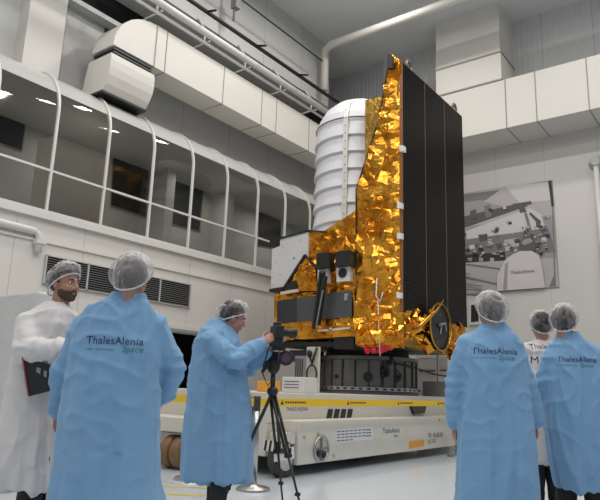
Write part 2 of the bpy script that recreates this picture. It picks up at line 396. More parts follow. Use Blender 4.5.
# --- ducts
d = thing('air_duct', 'long white air duct above the glazed gallery, with a curved elbow at its near end', 'duct', (-9.3, 6.9, 7.1))
mb = MB(); mb.m(M['duct']).box(-9.65, 6.97, 7.03, -9.0, 13.795, 7.92); mb.build('duct_body', parent=d)
for y in (6.99, 7.25, 8.9, 10.2, 10.75, 12.1, 13.4): MB().m(M['seam']).box(-9.66, y-.009, 7.02, -8.99, y+.009, 7.93).build('joint_flange', parent=d)
mb = MB(); mb.m(M['duct'])   # elbow turning down
pts = [(6.97, 7.03)]+[(6.97, 7.92)]+[(6.97-.93*math.sin(math.radians(a)), 7.03+.89*math.cos(math.radians(a))) for a in range(10, 91, 10)]
mb.prism([(-9.65, y, z) for y, z in pts], (.65, 0, 0)); mb.build('elbow', parent=d, bevel=.01)
mb = MB(); mb.m(M['dark'])
for k in range(5):
    e = .03*(k % 2); mb.box(-9.6-e, 6.1-e, 6.86+k*.034, -9.04+e, 6.92+e, 6.894+k*.034)
mb.build('flexible_collar', parent=d)
mb = MB(); mb.m(M['duct'])
mb.loft([[(-9.68+x0, 6.02+ya, z), (-9.0-x1, 6.02+ya, z), (-9.0-x1, 7.02-yb, z), (-9.68+x0, 7.02-yb, z)] for x0, x1, ya, yb, z in
         ((0, 0, 0, 0, 6.86), (-.02, -.01, .0, -.01, 6.74), (-.06, 0, .0, -.02, 6.6), (-.10, .03, .01, -.02, 6.46), (-.15, .10, .02, -.01, 6.3), (-.2, .2, .03, 0, 6.16))])
for f in mb.bm.faces: f.smooth = False
mb.build('roof_boot', parent=d)
mb = MB(); mb.m(M['black']).box(-9.92, 6.03, 6.14, -9.17, 7.05, 6.18); mb.build('boot_gasket', parent=d)
d = thing('air_duct', 'white rectangular air duct running along the far wall above the black and white poster', 'duct', (-2, 14.3, 7.22))
mb = MB(); mb.m(M['duct']).box(-9.0, 13.8, 7.22, 2.5, FY-.002, 8.47); mb.build('duct_body', parent=d)
for x in (-4.42, -3.72, -2.6, -1.4, -6.3): MB().m(M['seam']).box(x-.012, 13.79, 7.21, x+.012, FY-.004, 8.475).build('joint_flange', parent=d)
d = thing('air_duct', 'wide white vertical duct shaft dropping from the ceiling behind the solar array', 'duct', (-5.3, 14.3, 8.47))
mb = MB(); mb.m(M['duct']).box(-6.2, 13.8, 8.48, -4.5, FY-.002, 9.3).box(-6.2, 13.83, 9.3, -4.52, FY-.002, CZ-.002); mb.build('duct_body', parent=d)
for z in (8.48, 9.22): MB().m(M['seam']).box(-6.22, 13.78, z, -4.48, FY-.003, z+.04).build('joint_flange', parent=d)
# --- pipes and rails along the left side
def pipe(name, pts, r, mt, label, cat='pipe', extra=None):
    t = thing(name, label, cat, pts[0]); mb = MB(); mb.m(mt).tube(pts, r, 14); mb.build('pipe_run', parent=t)
    if extra: extra(t)
    return t
def ex(t):
    for y in (5.6, 6.9, 8.2, 9.5, 10.8, 12.1):
        MB().m(M['white']).tube([(-8.78, y, 8.12), (-8.95, y, 8.12), (-8.95, y, 8.45), (-9.2, y, 8.8)], .022, 8).tube([(-8.95, y, 8.12), (-9.65, y, 8.12)], .018, 8).build('bracket', parent=t)
    mb = MB(); mb.m(M['white']).tube([(-8.86, 2, 8.07), (-8.86, 13.6, 8.07)], .035); mb.build('lower_pipe', parent=t)
pipe('wall_pipe', [(-8.75, 2, 8.22), (-8.75, 13.6, 8.22)], .075, M['white'], 'thick white pipe running along the top of the air duct with the elbow', extra=ex)
def ex2(t):
    for y in (8.0, 9.6, 11.2):
        mb = MB(); mb.m(M['black']).tube([(-8.7, y, 8.68), (-8.35, y-.1, 8.52)], .025); mb.build('bracket_arm', parent=t)
pipe('cable_rail', [(-8.7, 2, 8.66), (-8.7, 13.0, 8.66)], .045, M['black'], 'black rail with short side arms above the thick white pipe', 'rail', ex2)
pipe('ceiling_rod', [(-8.7, 3, 9.53), (-8.7, 12.2, 9.53)], .02, M['dark'], 'thin dark rod high up near the ceiling above the black rail', 'rod',
     lambda t: MB().m(M['pan_grey']).box(-8.78, 8.75, 9.2, -8.62, 8.9, 9.6).tube([(-8.72, 8.8, 8.9), (-8.72, 8.8, 10.6)], .025).build('hanger', parent=t))
pipe('ceiling_pipe', [(-8.9, 12.6, 8.9), (-8.9, 12.6, 9.75), (-8.87, 12.55, 9.9), (-8.75, 12.4, 9.98), (-8.5, 12.3, 10.0), (3, 12.3, 10.0)], .10, M['duct'],
     'fat cream pipe with an elbow crossing under the ceiling above the satellite')
pipe('wall_conduit', [(-8.95, 1.5, 3.33), (-8.95, 4.98, 3.27), (-8.95, 5.06, 3.22), (-8.95, 5.08, 2.95)], .06, M['white'], 'white conduit with a bent end below the gallery windows',
     extra=lambda t: MB().m(M['white']).box(-9, 5.0, 3.08, -8.87, 5.16, 3.14).build('pipe_clamp', parent=t))
t = thing('wall_pipe', 'white vertical pipe with a round flange on the far wall beside the poster', 'pipe', (-2.72, 14.7, 4.1))
MB().m(M['white']).tube([(-2.72, 14.7, 3.0), (-2.72, 14.7, 6.3)], .06).build('pipe_run', parent=t)
MB().m(M['grey']).lathe((-2.72, 14.86, 6.32), [(.17, 0), (.17, .06), (.1, .1), (.1, .25)], axis=(0, -1, 0)).build('flange', parent=t)
# --- vent grille on the left wall
t = thing('wall_vent', 'long dark louvred vent grille in four sections below the gallery windows', 'vent', (WX, 7.2, 2.5))
MB().m(M['void']).box(WX, 5.25, 2.5, WX+.01, 8.36, 2.93).build('backing', parent=t)
mb = MB(); mb.m(M['grey'])
for y in (5.25, 6.02, 6.8, 7.58, 8.34): mb.box(WX+.01, y-.014, 2.485, WX+.04, y+.014, 2.945)
mb.box(WX+.01, 5.25, 2.485, WX+.04, 8.36, 2.5).box(WX+.01, 5.25, 2.93, WX+.04, 8.36, 2.945); mb.build('vent_frame', parent=t)
mb = MB(); mb.m(M['pan_grey'])
for k in range(11):
    z = 2.52+k*.038; mb.prism([(WX+.01, 5.26, z), (WX+.035, 5.26, z-.012), (WX+.037, 5.26, z-.008), (WX+.012, 5.26, z+.004)], (0, 3.08, 0))
mb.build('louvres', parent=t)
# --- poster on far wall (greyscale print)
t = thing('wall_poster', 'large black and white photo poster of a clean room on the far wall', 'poster', (-4.8, FY, 3.5))
PY = FY-.03
c4 = P([(440, 197), (552, 180), (559, 287), (440, 297)], 1, PY)
grey = lambda n, v: mat(n, (v, v*.95, v*.95), .6)
G = [grey('print_tone_%d' % i, v) for i, v in enumerate((.03, .09, .18, .30, .42, .56))]
MB().m(G[3]).prism(c4, (0, .028, 0)).build('poster_board', parent=t)
mb = MB(); lay = [0]
def pt(tone, pts):
    lay[0] += 1; mb.m(G[tone]).poly(P(pts, 1, PY-.0003*lay[0]))
pt(4, [(440, 197.5), (552, 180.5), (554, 215), (440, 230)]); pt(2, [(440, 197.5), (500, 190), (486, 200), (440, 212)]); pt(3, [(440, 206), (480, 200), (508, 208), (440, 222)])
pt(1, [(440, 222), (520, 203), (528, 206), (470, 226), (440, 234)])
pt(5, [(466, 231), (530, 208), (541, 214), (545, 228), (500, 240), (468, 243)]); pt(5, [(505, 186), (550, 182), (551, 200), (520, 203)])
pt(2, [(440, 243), (548, 228), (556, 252), (440, 262)]); pt(0, [(440, 256), (505, 252), (506, 261), (440, 265)])
for k in range(5): pt(4, [(446+k*11, 258), (450+k*11, 257.7), (450+k*11, 261), (446+k*11, 261.5)])
pt(4, [(440, 264), (556, 258), (559, 286.5), (440, 296)]); pt(2, [(440, 270), (500, 284), (499, 286), (440, 273)]); pt(3, [(440, 277), (490, 291), (488, 293), (440, 281)])
pt(2, [(455, 262), (500, 268), (500, 270), (455, 264)])
pt(1, [(512, 204), (531, 201), (532, 204), (524, 206), (527, 212), (520, 213), (518, 206)]); pt(1, [(530, 212), (541, 221), (540, 228), (536, 227), (536, 222), (529, 214)])
pt(2, [(524, 213), (527, 213), (534, 238), (531, 239)])
pt(0, [(548, 181), (551.5, 180.6), (554, 206), (551.5, 207)]); pt(2, [(552, 207), (553, 207), (556, 286), (549, 287), (554, 275)])
pt(1, [(478, 235), (486, 234), (487, 240), (480, 242)]); pt(1, [(494, 229), (498, 228), (499, 231), (495, 232)]); pt(1, [(470, 211), (476, 209), (477, 222), (471, 224)])
pt(2, [(484, 206), (490, 204), (492, 216), (486, 218)]); pt(4, [(504, 240), (518, 238), (520, 246), (505, 248)])
for k in range(12):
    x = 442+k*9; y = 247+4*math.sin(k*2.1)-k*.5; pt((0, 3, 1, 5)[k % 4], [(x, y), (x+5, y-1), (x+6, y+3), (x+1, y+4)])
rnd = random.Random(12)
for k in range(130):
    x = rnd.uniform(441, 546); y = 250-.17*(x-441)+rnd.gauss(0, 13) if k % 3 else 255-.1*(x-441)+rnd.gauss(0, 3)
    w_, h_ = rnd.uniform(1, 5), rnd.uniform(.6, 2.6); sk = rnd.uniform(-1.2, .4); pt(rnd.choice((0, 0, 1, 1, 2, 3, 4, 5)), [(x, y), (x+w_, y+sk), (x+w_+.4, y+sk+h_), (x+.4, y+h_)])
for k in range(5): pt(1, [(440, 268+k*5.5), (470+k*6, 274+k*6), (470+k*6, 274.8+k*6), (440, 269+k*5.5)])
pt(1, [(519, 243), (524, 237), (530, 236), (535, 240), (536, 248), (532, 253), (522, 253), (519, 249)])
pt(3, [(521, 243), (525, 239), (530, 238), (533, 241), (530, 243), (524, 245)])
pt(5, [(513, 254), (520, 251), (532, 251), (539, 255), (542, 266), (545, 287.5), (497, 291), (497, 276), (505, 260)])
pt(3, [(505, 264), (508, 262), (507, 290), (503, 290)])
r0 = on(510, 274, 1, PY-.07)
mb.m(G[1]); put_text(mb, 'ThalesAlenia', r0, Vector((1, 0, 0)), Vector((0, 0, 1)), width=.55, size=.1, italic=.3, lift=0)
mb.build('greyscale_print', parent=t)
t = thing('wall_switch', 'small white wall box with a black front below the poster', 'switch box', (-5.7, FY, 3.1))
MB().m(M['white']).prism(P([(469, 302), (481, 301), (482, 324), (469, 325)], 1, FY-.06), (0, .058, 0)).build('box', parent=t)
MB().m(M['black']).prism(P([(471, 305), (478, 304.5), (478.5, 321), (471, 322)], 1, FY-.075), (0, .015, 0)).build('front_cover', parent=t)
# floor tape
MB().m(mat('yellow_floor_tape', (.55, .48, .08), .4)).poly([(-5.4, 3.75, .0015), (-4.4, 4.45, .0015), (-4.46, 4.53, .0015), (-5.46, 3.83, .0015)]).poly([(-5.6, 4.2, .0015), (-4.7, 4.8, .0015), (-4.75, 4.87, .0015), (-5.65, 4.27, .0015)]).build('trim_7', kind='structure')
# ------------------------------------------------------------------ transport trolley
t = thing('transport_trolley', 'long white low trolley on wheels carrying the satellite', 'trolley', (-5.9, 9.0, 0))
TX = -4.61
mb = MB(); mb.m(M['trolley']).box(TX-.28, 6.2, .13, TX, 12.6, .64); mb.box(-7.6, 6.2, .13, -7.3, 12.6, .64)
mb.box(-7.5, 5.95, .22, TX-.02-.28, 6.35, .62).box(-7.5, 12.2, .22, TX-.28, 12.5, .6)
mb.build('lower_beam', parent=t, bevel=.012)
mb = MB(); mb.m(M['trolley']).box(-7.3, 5.95, .60, -4.9, 12.9, .965); mb.build('upper_frame', parent=t, bevel=.012)
mb = MB(); mb.m(M['dark']).box(-7.0, 6.35, .56, -4.95, 12.2, .6).box(-5.35, 5.9, .62, -5.1, 5.95, .9)  # dark boxes stand in for shade in the frame gap and end cavity
mb.prism(P([(410, 407), (425, 407), (423, 414), (412, 413)], 0, -4.88), (.0, 0, 0.0001)) if False else None
mb.build('gap_shade_boxes', parent=t)
for i in range(4):
    y = 7.2+i*.17; mb = MB(); mb.m(M['black']); mb.prism([(-4.898, y, .64), (-4.898, y+.11, .64), (-4.898, y+.15, .76), (-4.898, y+.04, .76)], (.012, 0, 0)); mb.build('vent_slot', parent=t)
MB().m(M['dark']).prism(P([(409, 406), (424, 406), (422, 413), (412, 414)], 0, -4.9), (.05, 0, 0)).build('tow_eye', parent=t)
def wheel(x, y, r, wd, tread, parent, name='wheel'):
    mb = MB(); mb.m(tread).lathe((x-wd/2, y, r), [(r*.6, 0), (r*.93, 0), (r, wd*.15), (r, wd*.85), (r*.93, wd), (r*.6, wd)], axis=(1, 0, 0), seg=28)
    mb.build(name, parent=parent)
    mb = MB(); mb.m(M['white']).lathe((x-wd/2-.01, y, r), [(r*.2, 0), (r*.62, .0), (r*.62, wd+.02), (r*.25, wd+.02), (r*.25, wd+.05), (.01, wd+.05)], axis=(1, 0, 0), seg=24); mb.build('wheel_hub', parent=parent)
for x, y in ((-4.74, 6.05), (-4.8, 11.9), (-7.4, 11.9)):
    wheel(x, y, .2, .13, M['rubber'], t)
    MB().m(M['trolley']).box(x-.1, y-.12, .38, x+.1, y+.12, .5).box(x-.1, y-.02, .17, x-.075, y+.02, .4).box(x+.075, y-.02, .17, x+.1, y+.02, .4).build('caster_fork', parent=t)
for dy in (0, .19):
    mb = MB(); mb.m(M['brown']).lathe((-6.02, 5.62+dy*0, .2), [(.1, 0), (.18, 0), (.2, .02), (.2, .12), (.18, .14), (.1, .14)], axis=(1, 0, 0), seg=24) if dy == 0 else mb.m(M['brown']).lathe((-6.20, 5.62, .2), [(.1, 0), (.18, 0), (.2, .02), (.2, .12), (.18, .14), (.1, .14)], axis=(1, 0, 0), seg=24)
    mb.build('drive_wheel', parent=t)
MB().m(M['steel']).tube([(-6.3, 5.62, .2), (-5.78, 5.62, .2)], .05).build('axle', parent=t)
MB().m(M['pan_grey']).box(-5.86, 5.5, .12, -5.78, 5.74, .5).box(-6.3, 5.55, .42, -5.78, 5.7, .5).build('wheel_bracket', parent=t)
MB().m(M['trolley']).box(-6.9, 5.5, .44, -5.7, 5.95, .62).build('rear_step', parent=t, bevel=.01)
mb = MB(); mb.m(M['white']).prism(P([(274, 448), (291, 447), (291, 459), (274, 462)], 1, 5.84), (0, .06, 0)); mb.m(M['black']).prism(P([(274, 449), (291, 448), (291, 453), (274, 454)], 1, 5.83), (0, .01, 0)); mb.build('bumper_block', parent=t)
mb = MB(); mb.m(M['white']).prism([(TX-.27, 5.86, .3), (TX-.0, 5.86, .3), (TX, 5.86, .42), (TX-.27, 5.86, .42)], (0, .02, 0)); mb.m(M['black'])
for k in range(4): mb.prism([(TX-.25+k*.07, 5.855, .3), (TX-.22+k*.07, 5.855, .3), (TX-.2+k*.07, 5.855, .42), (TX-.23+k*.07, 5.855, .42)], (0, .005, 0))
mb.build('hazard_plate', parent=t)
# handwheel recess with ring and black grip
hc = on(321, 448.5, 0, TX+.01)
mb = MB(); mb.m(M['steel']).tube([hc+Vector((0.015, math.cos(a)*.15, math.sin(a)*.15)) for a in [2*PI*k/24 for k in range(24)]], .013, 8, closed=True); mb.m(M['pan_grey']).bar(hc+Vector((.01, 0, -.15)), hc+Vector((.01, .0, .15)), .02).bar(hc+Vector((.01, -.15, 0)), hc+Vector((.01, .15, 0)), .015); mb.m(M['black']).ell(hc+Vector((.03, .02, -.07)), (.03, .035, .05), sub=2).ell(hc+Vector((.03, -.09, -.05)), (.03, .03, .05), sub=2)
mb.build('hand_wheel', parent=t)
mb = MB(); mb.m(M['white']).prism(P([(335.5, 429.5), (373, 426.5), (373, 439.5), (336, 444)], 0, TX), (.003, 0, 0)); mb.m(M['blue_ink'])
for k in range(4):
    for j in range(7 if k < 3 else 4):
        a, b_ = on(337+j*4.2, 431.8+k*3-j*.32, 0, TX+.0035), on(340.2+j*4.2, 431.5+k*3-j*.32, 0, TX+.0035)
        mb.bar(a, b_, .003, .012)
for k in range(3): mb.bar(on(366, 430+k*3, 0, TX+.0035), on(371, 429.6+k*3, 0, TX+.0035), .003, .014)
mb.build('data_label', parent=t)
mb = MB(); mb.m(M['orange']).prism(P([(409, 441.5), (424, 439.5), (424, 446), (409, 448.5)], 0, TX), (.004, 0, 0)); mb.build('orange_sticker', parent=t)
mb = MB(); mb.m(M['blue_ink']); put_text(mb, 'ThalesAlenia', on(382.5, 433.5, 0, TX), (0, 1, 0), (0, 0, 1), width=.52, size=.12)
mb.m(M['teal_ink']); put_text(mb, 'Space', on(393.5, 437, 0, TX), (0, 1, 0), (0, 0, 1), width=.14, size=.06)
mb.m(M['dark']); put_text(mb, 'TR  05-05-00', on(428, 438, 0, TX), (0, 1, 0), (0, 0, 1), width=.56, size=.1); put_text(mb, '6.5 TOC', on(428, 443.5, 0, TX), (0, 1, 0), (0, 0, 1), width=.3, size=.1)
mb.m(M['blue_ink']); put_text(mb, 'THALES ALENIA', on(286, 410.8, 0, -4.9), (0, 1, 0), (0, 0, 1), width=.46, size=.1)
mb.build('printed_lettering', parent=t)
bb = mat('brass_bolt', (.6, .45, .12), .35, 1)
for px, py in ((304, 437), (318, 434), (333.5, 455.5), (439, 420)): MB().m(bb).lathe(on(px, py, 0, TX), [(.018, 0), (.018, .012)], axis=(1, 0, 0), seg=12).build('bolt_head', parent=t)
# ------------------------------------------------------------------ adapter ring (dark cylinder under the satellite)
RC = Vector((-6.05, 10.2, .965)); RR = .94
t = thing('adapter_ring', 'dark grey cylindrical support ring between trolley and satellite', 'support ring', RC)
mb = MB(); mb.m(M['brushed']).lathe(RC, [(RR*.9, 0), (RR*1.0, .0), (RR*1.0, .05), (RR*.965, .06), (RR*.965, .58), (RR*1.01, .59), (RR*1.01, .65), (RR*.88, .66)], seg=64, smooth=False); mb.build('ring_shell', parent=t)
MB().m(M['dark']).lathe(RC, [(RR*.85, .655), (RR*.80, .77)], seg=48, smooth=False).build('upper_cone', parent=t)
mb = MB(); mb.m(M['steel']).lathe(RC, [(RR*.97, .06), (RR*1.035, .06), (RR*1.035, .12), (RR*.97, .12)], seg=64, smooth=False); mb.build('bolt_flange', parent=t)
mb = MB(); mb.m(M['black'])
for k in range(44):
    a = 2*PI*k/44; c = RC+Vector((math.cos(a)*RR*1.036, math.sin(a)*RR*1.036, .09)); tt = Vector((-math.sin(a), math.cos(a), 0))
    mb.bar(c-tt*.03, c+tt*.03, .012, .03)
mb.build('flange_slots', parent=t)
mb = MB(); mb.m(M['dark'])
for k in range(24):
    a = 2*PI*k/24+.05; c = RC+Vector((math.cos(a)*RR*.975, math.sin(a)*RR*.975, .12)); mb.bar(c, c+Vector((0, 0, .46)), .03)
mb.build('stiffener_ribs', parent=t)
ang = math.atan2(-10.2, 6.05)
for da, r in ((.02, .085), (-.62, .035), (.62, .06)):
    a = ang+da; n = Vector((math.cos(a), math.sin(a), 0)); c = RC+n*RR*.965+Vector((0, 0, .29))
    mb = MB(); mb.m(M['black']).lathe(c, [(r, 0), (r, .03)], axis=n, seg=24); mb.build('access_port', parent=t)
for da in (.02,):
    a = ang+da; n = Vector((math.cos(a), math.sin(a), 0)); tt = Vector((-math.sin(a), math.cos(a), 0)); c = RC+n*RR*.965+Vector((0, 0, .14))
    mb = MB(); mb.m(M['brushed']).prism([c-tt*.2, c+tt*.2, c+tt*.2+Vector((0, 0, .42)), c-tt*.2+Vector((0, 0, .42))], n*.012)
    mb.m(M['pan_grey']); put_text(mb, 'VP', c+n*.013-tt*.05+Vector((0, 0, .31)), tt, (0, 0, 1), size=.09); mb.build('front_plate', parent=t)
for k, (a, b_) in enumerate((((-6.95, 9.6, .97), (-6.9, 9.5, 1.70)), ((-6.95, 9.6, 1.2), (-6.7, 9.35, 1.66)), ((-6.75, 9.2, .97), (-6.7, 9.2, 1.72)))):
    MB().m(M['black']).bar(a, b_, .07).build('side_strut', parent=t)
MB().m(M['dark']).box(-7.05, 9.1, 1.5, -6.55, 9.5, 1.7).build('side_box', parent=t)
# ------------------------------------------------------------------ satellite
SY = 8.89
sat = thing('satellite', 'large satellite wrapped in crumpled gold foil with a tall black solar array', 'satellite', (-5.9, 10.2, 1.745))
def foil_sheet(name, pts, ax, v, out, mt, seed, cell=.06, amp=.02, tacks=(), parent=sat, depth=None, base=0.02):
    """closed foil-covered panel: front crumpled, thickness base"""
    P3 = P(pts, ax, v) if not isinstance(pts[0], Vector) else pts
    out = Vector(out).normalized(); bm = bmesh.new(); f = bm.faces.new([bm.verts.new(p) for p in P3])
    bedges = list(bm.edges)
    axes = [i for i in range(3) if abs(out[i]) < .5]
    for a in axes:
        lo = min(p[a] for p in P3); hi = max(p[a] for p in P3); n = int((hi-lo)/cell)
        for k in range(1, n+1):
            co = Vector((0, 0, 0)); co[a] = lo+(hi-lo)*k/(n+1); no = Vector((0, 0, 0)); no[a] = 1; no[axes[1] if a == axes[0] else axes[0]] = .25*math.sin(k*7+seed)
            c0 = Vector((sum(p[i] for p in P3)/len(P3) for i in range(3))); co2 = c0.copy(); co2[a] = co[a]
            bmesh.ops.bisect_plane(bm, geom=bm.verts[:]+bm.edges[:]+bm.faces[:], plane_co=co2, plane_no=no.normalized())
    bmesh.ops.remove_doubles(bm, verts=bm.verts, dist=cell*.12)
    rnd = random.Random(seed)
    faces = bm.faces[:]
    for f in faces:
        if len(f.verts) == 4 and rnd.random() < .5:
            vs = list(f.verts); bmesh.utils.face_split(f, vs[1], vs[3])
    bmesh.ops.triangulate(bm, faces=bm.faces[:])
    bv = {v for e in bm.edges if len(e.link_faces) == 1 for v in e.verts}
    tks = [t_[0] for t_ in tacks]
    lo = [min(p[a] for p in P3) for a in axes]; hi = [max(p[a] for p in P3) for a in axes]; sp_ = .46
    if tks:
        tks = tks+[t_+Vector([(-.42 if i == axes[0] else (.24 if i == axes[1] else 0)) for i in range(3)]) for t_ in tks]+[t_+Vector([(.42 if i == axes[0] else (.20 if i == axes[1] else 0)) for i in range(3)]) for t_ in tks]
    else:
        for iu in range(int((hi[0]-lo[0])/sp_)+2):
            for iv in range(int((hi[1]-lo[1])/sp_)+2):
                q = P3[0].copy(); q[axes[0]] = lo[0]+(iu+.1+rnd.uniform(-.25, .25)+.5*(iv % 2))*sp_; q[axes[1]] = lo[1]+(iv+.2+rnd.uniform(-.25, .25))*sp_; tks.append(q)
    ph = [(rnd.uniform(0, 6), rnd.choice((2.5, 3, 3.5, 4))) for _ in tks]
    for q in bm.verts:
        if q in bv: q.co += out*base; continue
        best = min(range(len(tks)), key=lambda k: (q.co[axes[0]]-tks[k][axes[0]])**2+(q.co[axes[1]]-tks[k][axes[1]])**2)
        u = q.co[axes[0]]-tks[best][axes[0]]; w_ = q.co[axes[1]]-tks[best][axes[1]]; r = math.hypot(u, w_)
        an = math.atan2(w_, u)+.5*fbm(q.co*2.5)
        tri = abs(((an*ph[best][1]+ph[best][0])/PI) % 2-1)
        h = min(r, .24)*.42*tri*(amp/.02)+.12*amp*rnd.uniform(-.6, 1)+.5*amp*fbm(q.co*6+Vector((seed, 0, 0)))
        q.co += out*(base+max(h, -.012))
        q.co[axes[0]] += rnd.uniform(-.22, .22)*cell; q.co[axes[1]] += rnd.uniform(-.22, .22)*cell
    mbx = MB(); mbx.bm.free(); mbx.bm = bm; mbx.m(mt); mbx._f(bm.faces)
    o = mbx.build(name, parent=parent); return o
# body cores
G0 = [(392.5, 55), (402.5, 62), (404, 348), (356.5, 347), (356.5, 190), (378.5, 122), (388, 66)]
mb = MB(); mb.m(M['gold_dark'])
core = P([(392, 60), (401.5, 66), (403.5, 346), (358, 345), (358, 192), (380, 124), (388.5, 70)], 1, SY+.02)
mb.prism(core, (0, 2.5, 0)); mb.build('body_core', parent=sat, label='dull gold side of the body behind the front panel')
tk = [(on(380+((k*37) % 7-3)*.8, y, 1, SY), .42) for k, y in enumerate((100, 135, 170, 207, 243, 282, 320))]
foil_sheet('front_foil_panel', G0, 1, SY, (0, -1, 0), M['gold'], 3, .045, .015, tk)
mb = MB(); mb.m(M['black'])
for a, b_ in (((356.3, 275), (356.3, 190)), ((356.3, 190), (378.3, 122)), ((378.3, 122), (388, 66)), ((388, 66), (389, 54))):
    mb.bar(on(*a, 1, SY-.02), on(*b_, 1, SY-.02), .018, .03)
mb.prism(P([(387.5, 53), (391.5, 55), (391.5, 68), (387, 68)], 1, SY-.14), (0, .14, 0))
mb.build('black_edge_strip', parent=sat)
wtm = mat('white_tab', (.75, .73, .68), .5)
for x, y in ((399, 205), (399, 235.5), (398.5, 295), (401.5, 148)): mb = MB(); mb.m(wtm); mb.prism(P([(x-2, y-3), (x+2, y-2.6), (x+2, y+3), (x-2, y+3)], 1, SY-.12), (0, .09, 0)); mb.build('white_tab', parent=sat); mb = MB()
mb.bm.free()
# solar array
AX = -4.60
def yz(y, z): return Vector((AX, y, z))
ay0, ay1, az0, az1 = SY-.03, 11.5, 2.28, 6.64
mb = MB(); mb.m(M['solar']).box(AX-.05, ay0, az0, AX, ay1, az1); arr = mb.build('solar_array', parent=sat, label='black solar cell panel with fine grid lines')
mb = MB(); mb.m(mat('array_gap_line', (.16, .11, .09), .5))
for y in (ay0+.87, ay0+1.74): mb.box(AX, y-.008, az0, AX+.004, y+.008, az1)
mb.build('panel_gap', parent=arr)
mb = MB(); mb.m(mat('amber_panel_edge', (.25, .10, .03), .4)).box(AX-.055, ay0-.015, az0, AX+.004, ay0, az1).box(AX-.055, ay0, az1, AX+.004, ay1, az1+.012); mb.build('panel_edge', parent=arr)
for y in (ay0+.3, ay1-.33):
    mb = MB(); mb.m(M['brushed']).tube([(AX-.03, y+math.cos(a)*.09, az1+.07+math.sin(a)*.09) for a in [2*PI*k/16 for k in range(16)]], .028, 8, closed=True); mb.build('hoist_ring', parent=arr)
# region under the array: crumpled gold + dish
foil_sheet('lower_side_foil', [Vector((-4.68, 8.92, 1.75)), Vector((-4.68, 11.4, 1.85)), Vector((-4.68, 11.4, 2.3)), Vector((-4.68, 8.92, 2.32))], 0, 0, (1, 0, 0), M['gold'], 11, .06, .035)
mb = MB(); mb.m(M['gold'])
rnd = random.Random(5)
for k in range(34):
    y = rnd.uniform(8.95, 11.2); z = rnd.uniform(1.72, 2.45-.1*(y-9)); s_ = rnd.uniform(.05, .12)
    g = bmesh.ops.create_icosphere(mb.bm, subdivisions=1, radius=s_, matrix=Matrix.Translation((-4.62+rnd.uniform(0, .06), y, z)))
    for v_ in g['verts']: v_.co += Vector((rnd.uniform(-1, 1), rnd.uniform(-1, 1), rnd.uniform(-1, 1)))*s_*.5
mb._f(mb.bm.faces); mb.build('loose_foil_wrap', parent=sat)
foil_sheet('lower_front_foil', [(356, 318), (404, 312), (405, 349), (388, 344), (356, 346)], 1, SY-.03, (0, -1, 0), M['gold'], 21, .05, .03)
dc = on(441, 327, 0, -4.42)
mb = MB(); mb.m(M['gold_dark']).tube([dc+Vector((0, math.cos(a)*.42, math.sin(a)*.40)) for a in [2*PI*k/36 for k in range(36)]], .014, 8, closed=True); dish = mb.build('antenna_ring', parent=sat, label='thin gold rimmed round antenna')
MB().m(M['black']).lathe(dc, [(.40, -.03), (.40, -.02), (.1, -.09)], axis=(1, 0, 0), seg=32).build('antenna_disc', parent=dish)
mb = MB(); mb.m(M['steel']).tube([dc+Vector((0, 0, 0)), dc+Vector((.03, -.1, .02)), dc+Vector((.02, .12, .08)), dc+Vector((0, .2, -.05))], .02, 8).bar(dc+Vector((-.1, .1, -.3)), dc+Vector((0, .02, .02)), .02); mb.build('antenna_feed', parent=dish)
mb = MB(); mb.m(M['gold']).tube([(-4.55, 9.0, 1.9), (-4.45, 9.3, 2.15), (-4.42, 9.7, 2.38), (-4.4, 9.95, 2.6)], [.05, .04, .03, .02], 8); mb.build('foil_strut', parent=sat)
# ribbed white cylinder
cc = Vector((-6.30, 10.2, 0)); prof = [(.83, 3.6)]
z = 3.75
while z < 5.9:
    prof += [(.84, z), (.90, z+.02), (.85, z+.30)]; z += .34
prof += [(.87, z+.0), (.82, z+.2), (.70, z+.42), (.52, z+.58)]
ZT = z
mb = MB(); mb.m(mat('white_baffle_paint', (.72, .72, .75), .4)).lathe(cc, prof, seg=72)
cyl = mb.build('ribbed_cylinder', parent=sat, label='white ribbed cylindrical module with a domed top')
for f in cyl.data.polygons: f.use_smooth = False
cd = (Vector((0, 0, 0))-Vector((cc.x, cc.y, 0))).normalized(); ca = math.atan2(cd.y, cd.x)
for da in (-.28,):
    n = Vector((math.cos(ca+da), math.sin(ca+da), 0)); 
    mb = MB(); mb.m(M['white']).bar(cc+n*.9+Vector((0, 0, 3.7)), cc+n*.9+Vector((0, 0, ZT)), .09, .05, up=n).bar(cc+n*.9+Vector((0, 0, ZT)), cc+n*.72+Vector((0, 0, ZT+.45)), .08, .05, up=n)
    mb.build('cylinder_spine', parent=cyl)
    mb = MB(); mb.m(M['pan_grey'])
    for k in range(16): mb.lathe(cc+n*.925+Vector((0, 0, 3.9+k*.16)), [(.012, 0), (.012, .012)], axis=n, seg=8)
    mb.build('spine_rivets', parent=cyl)
MB().m(M['pan_grey']).tube([cc+Vector((math.cos(a)*.875, math.sin(a)*.875, ZT+.04)) for a in [2*PI*k/60 for k in range(60)]], .012, 6, closed=True).build('dome_seam', parent=cyl)
mb = MB(); mb.m(M['gold_dark']).prism([on(365, 100, 1, 9.3), on(384, 96, 1, 9.3), on(384, 250, 1, 9.3), on(365, 250, 1, 9.3)], (0, 1.2, 0)); mb.build('side_foil_box', parent=sat)
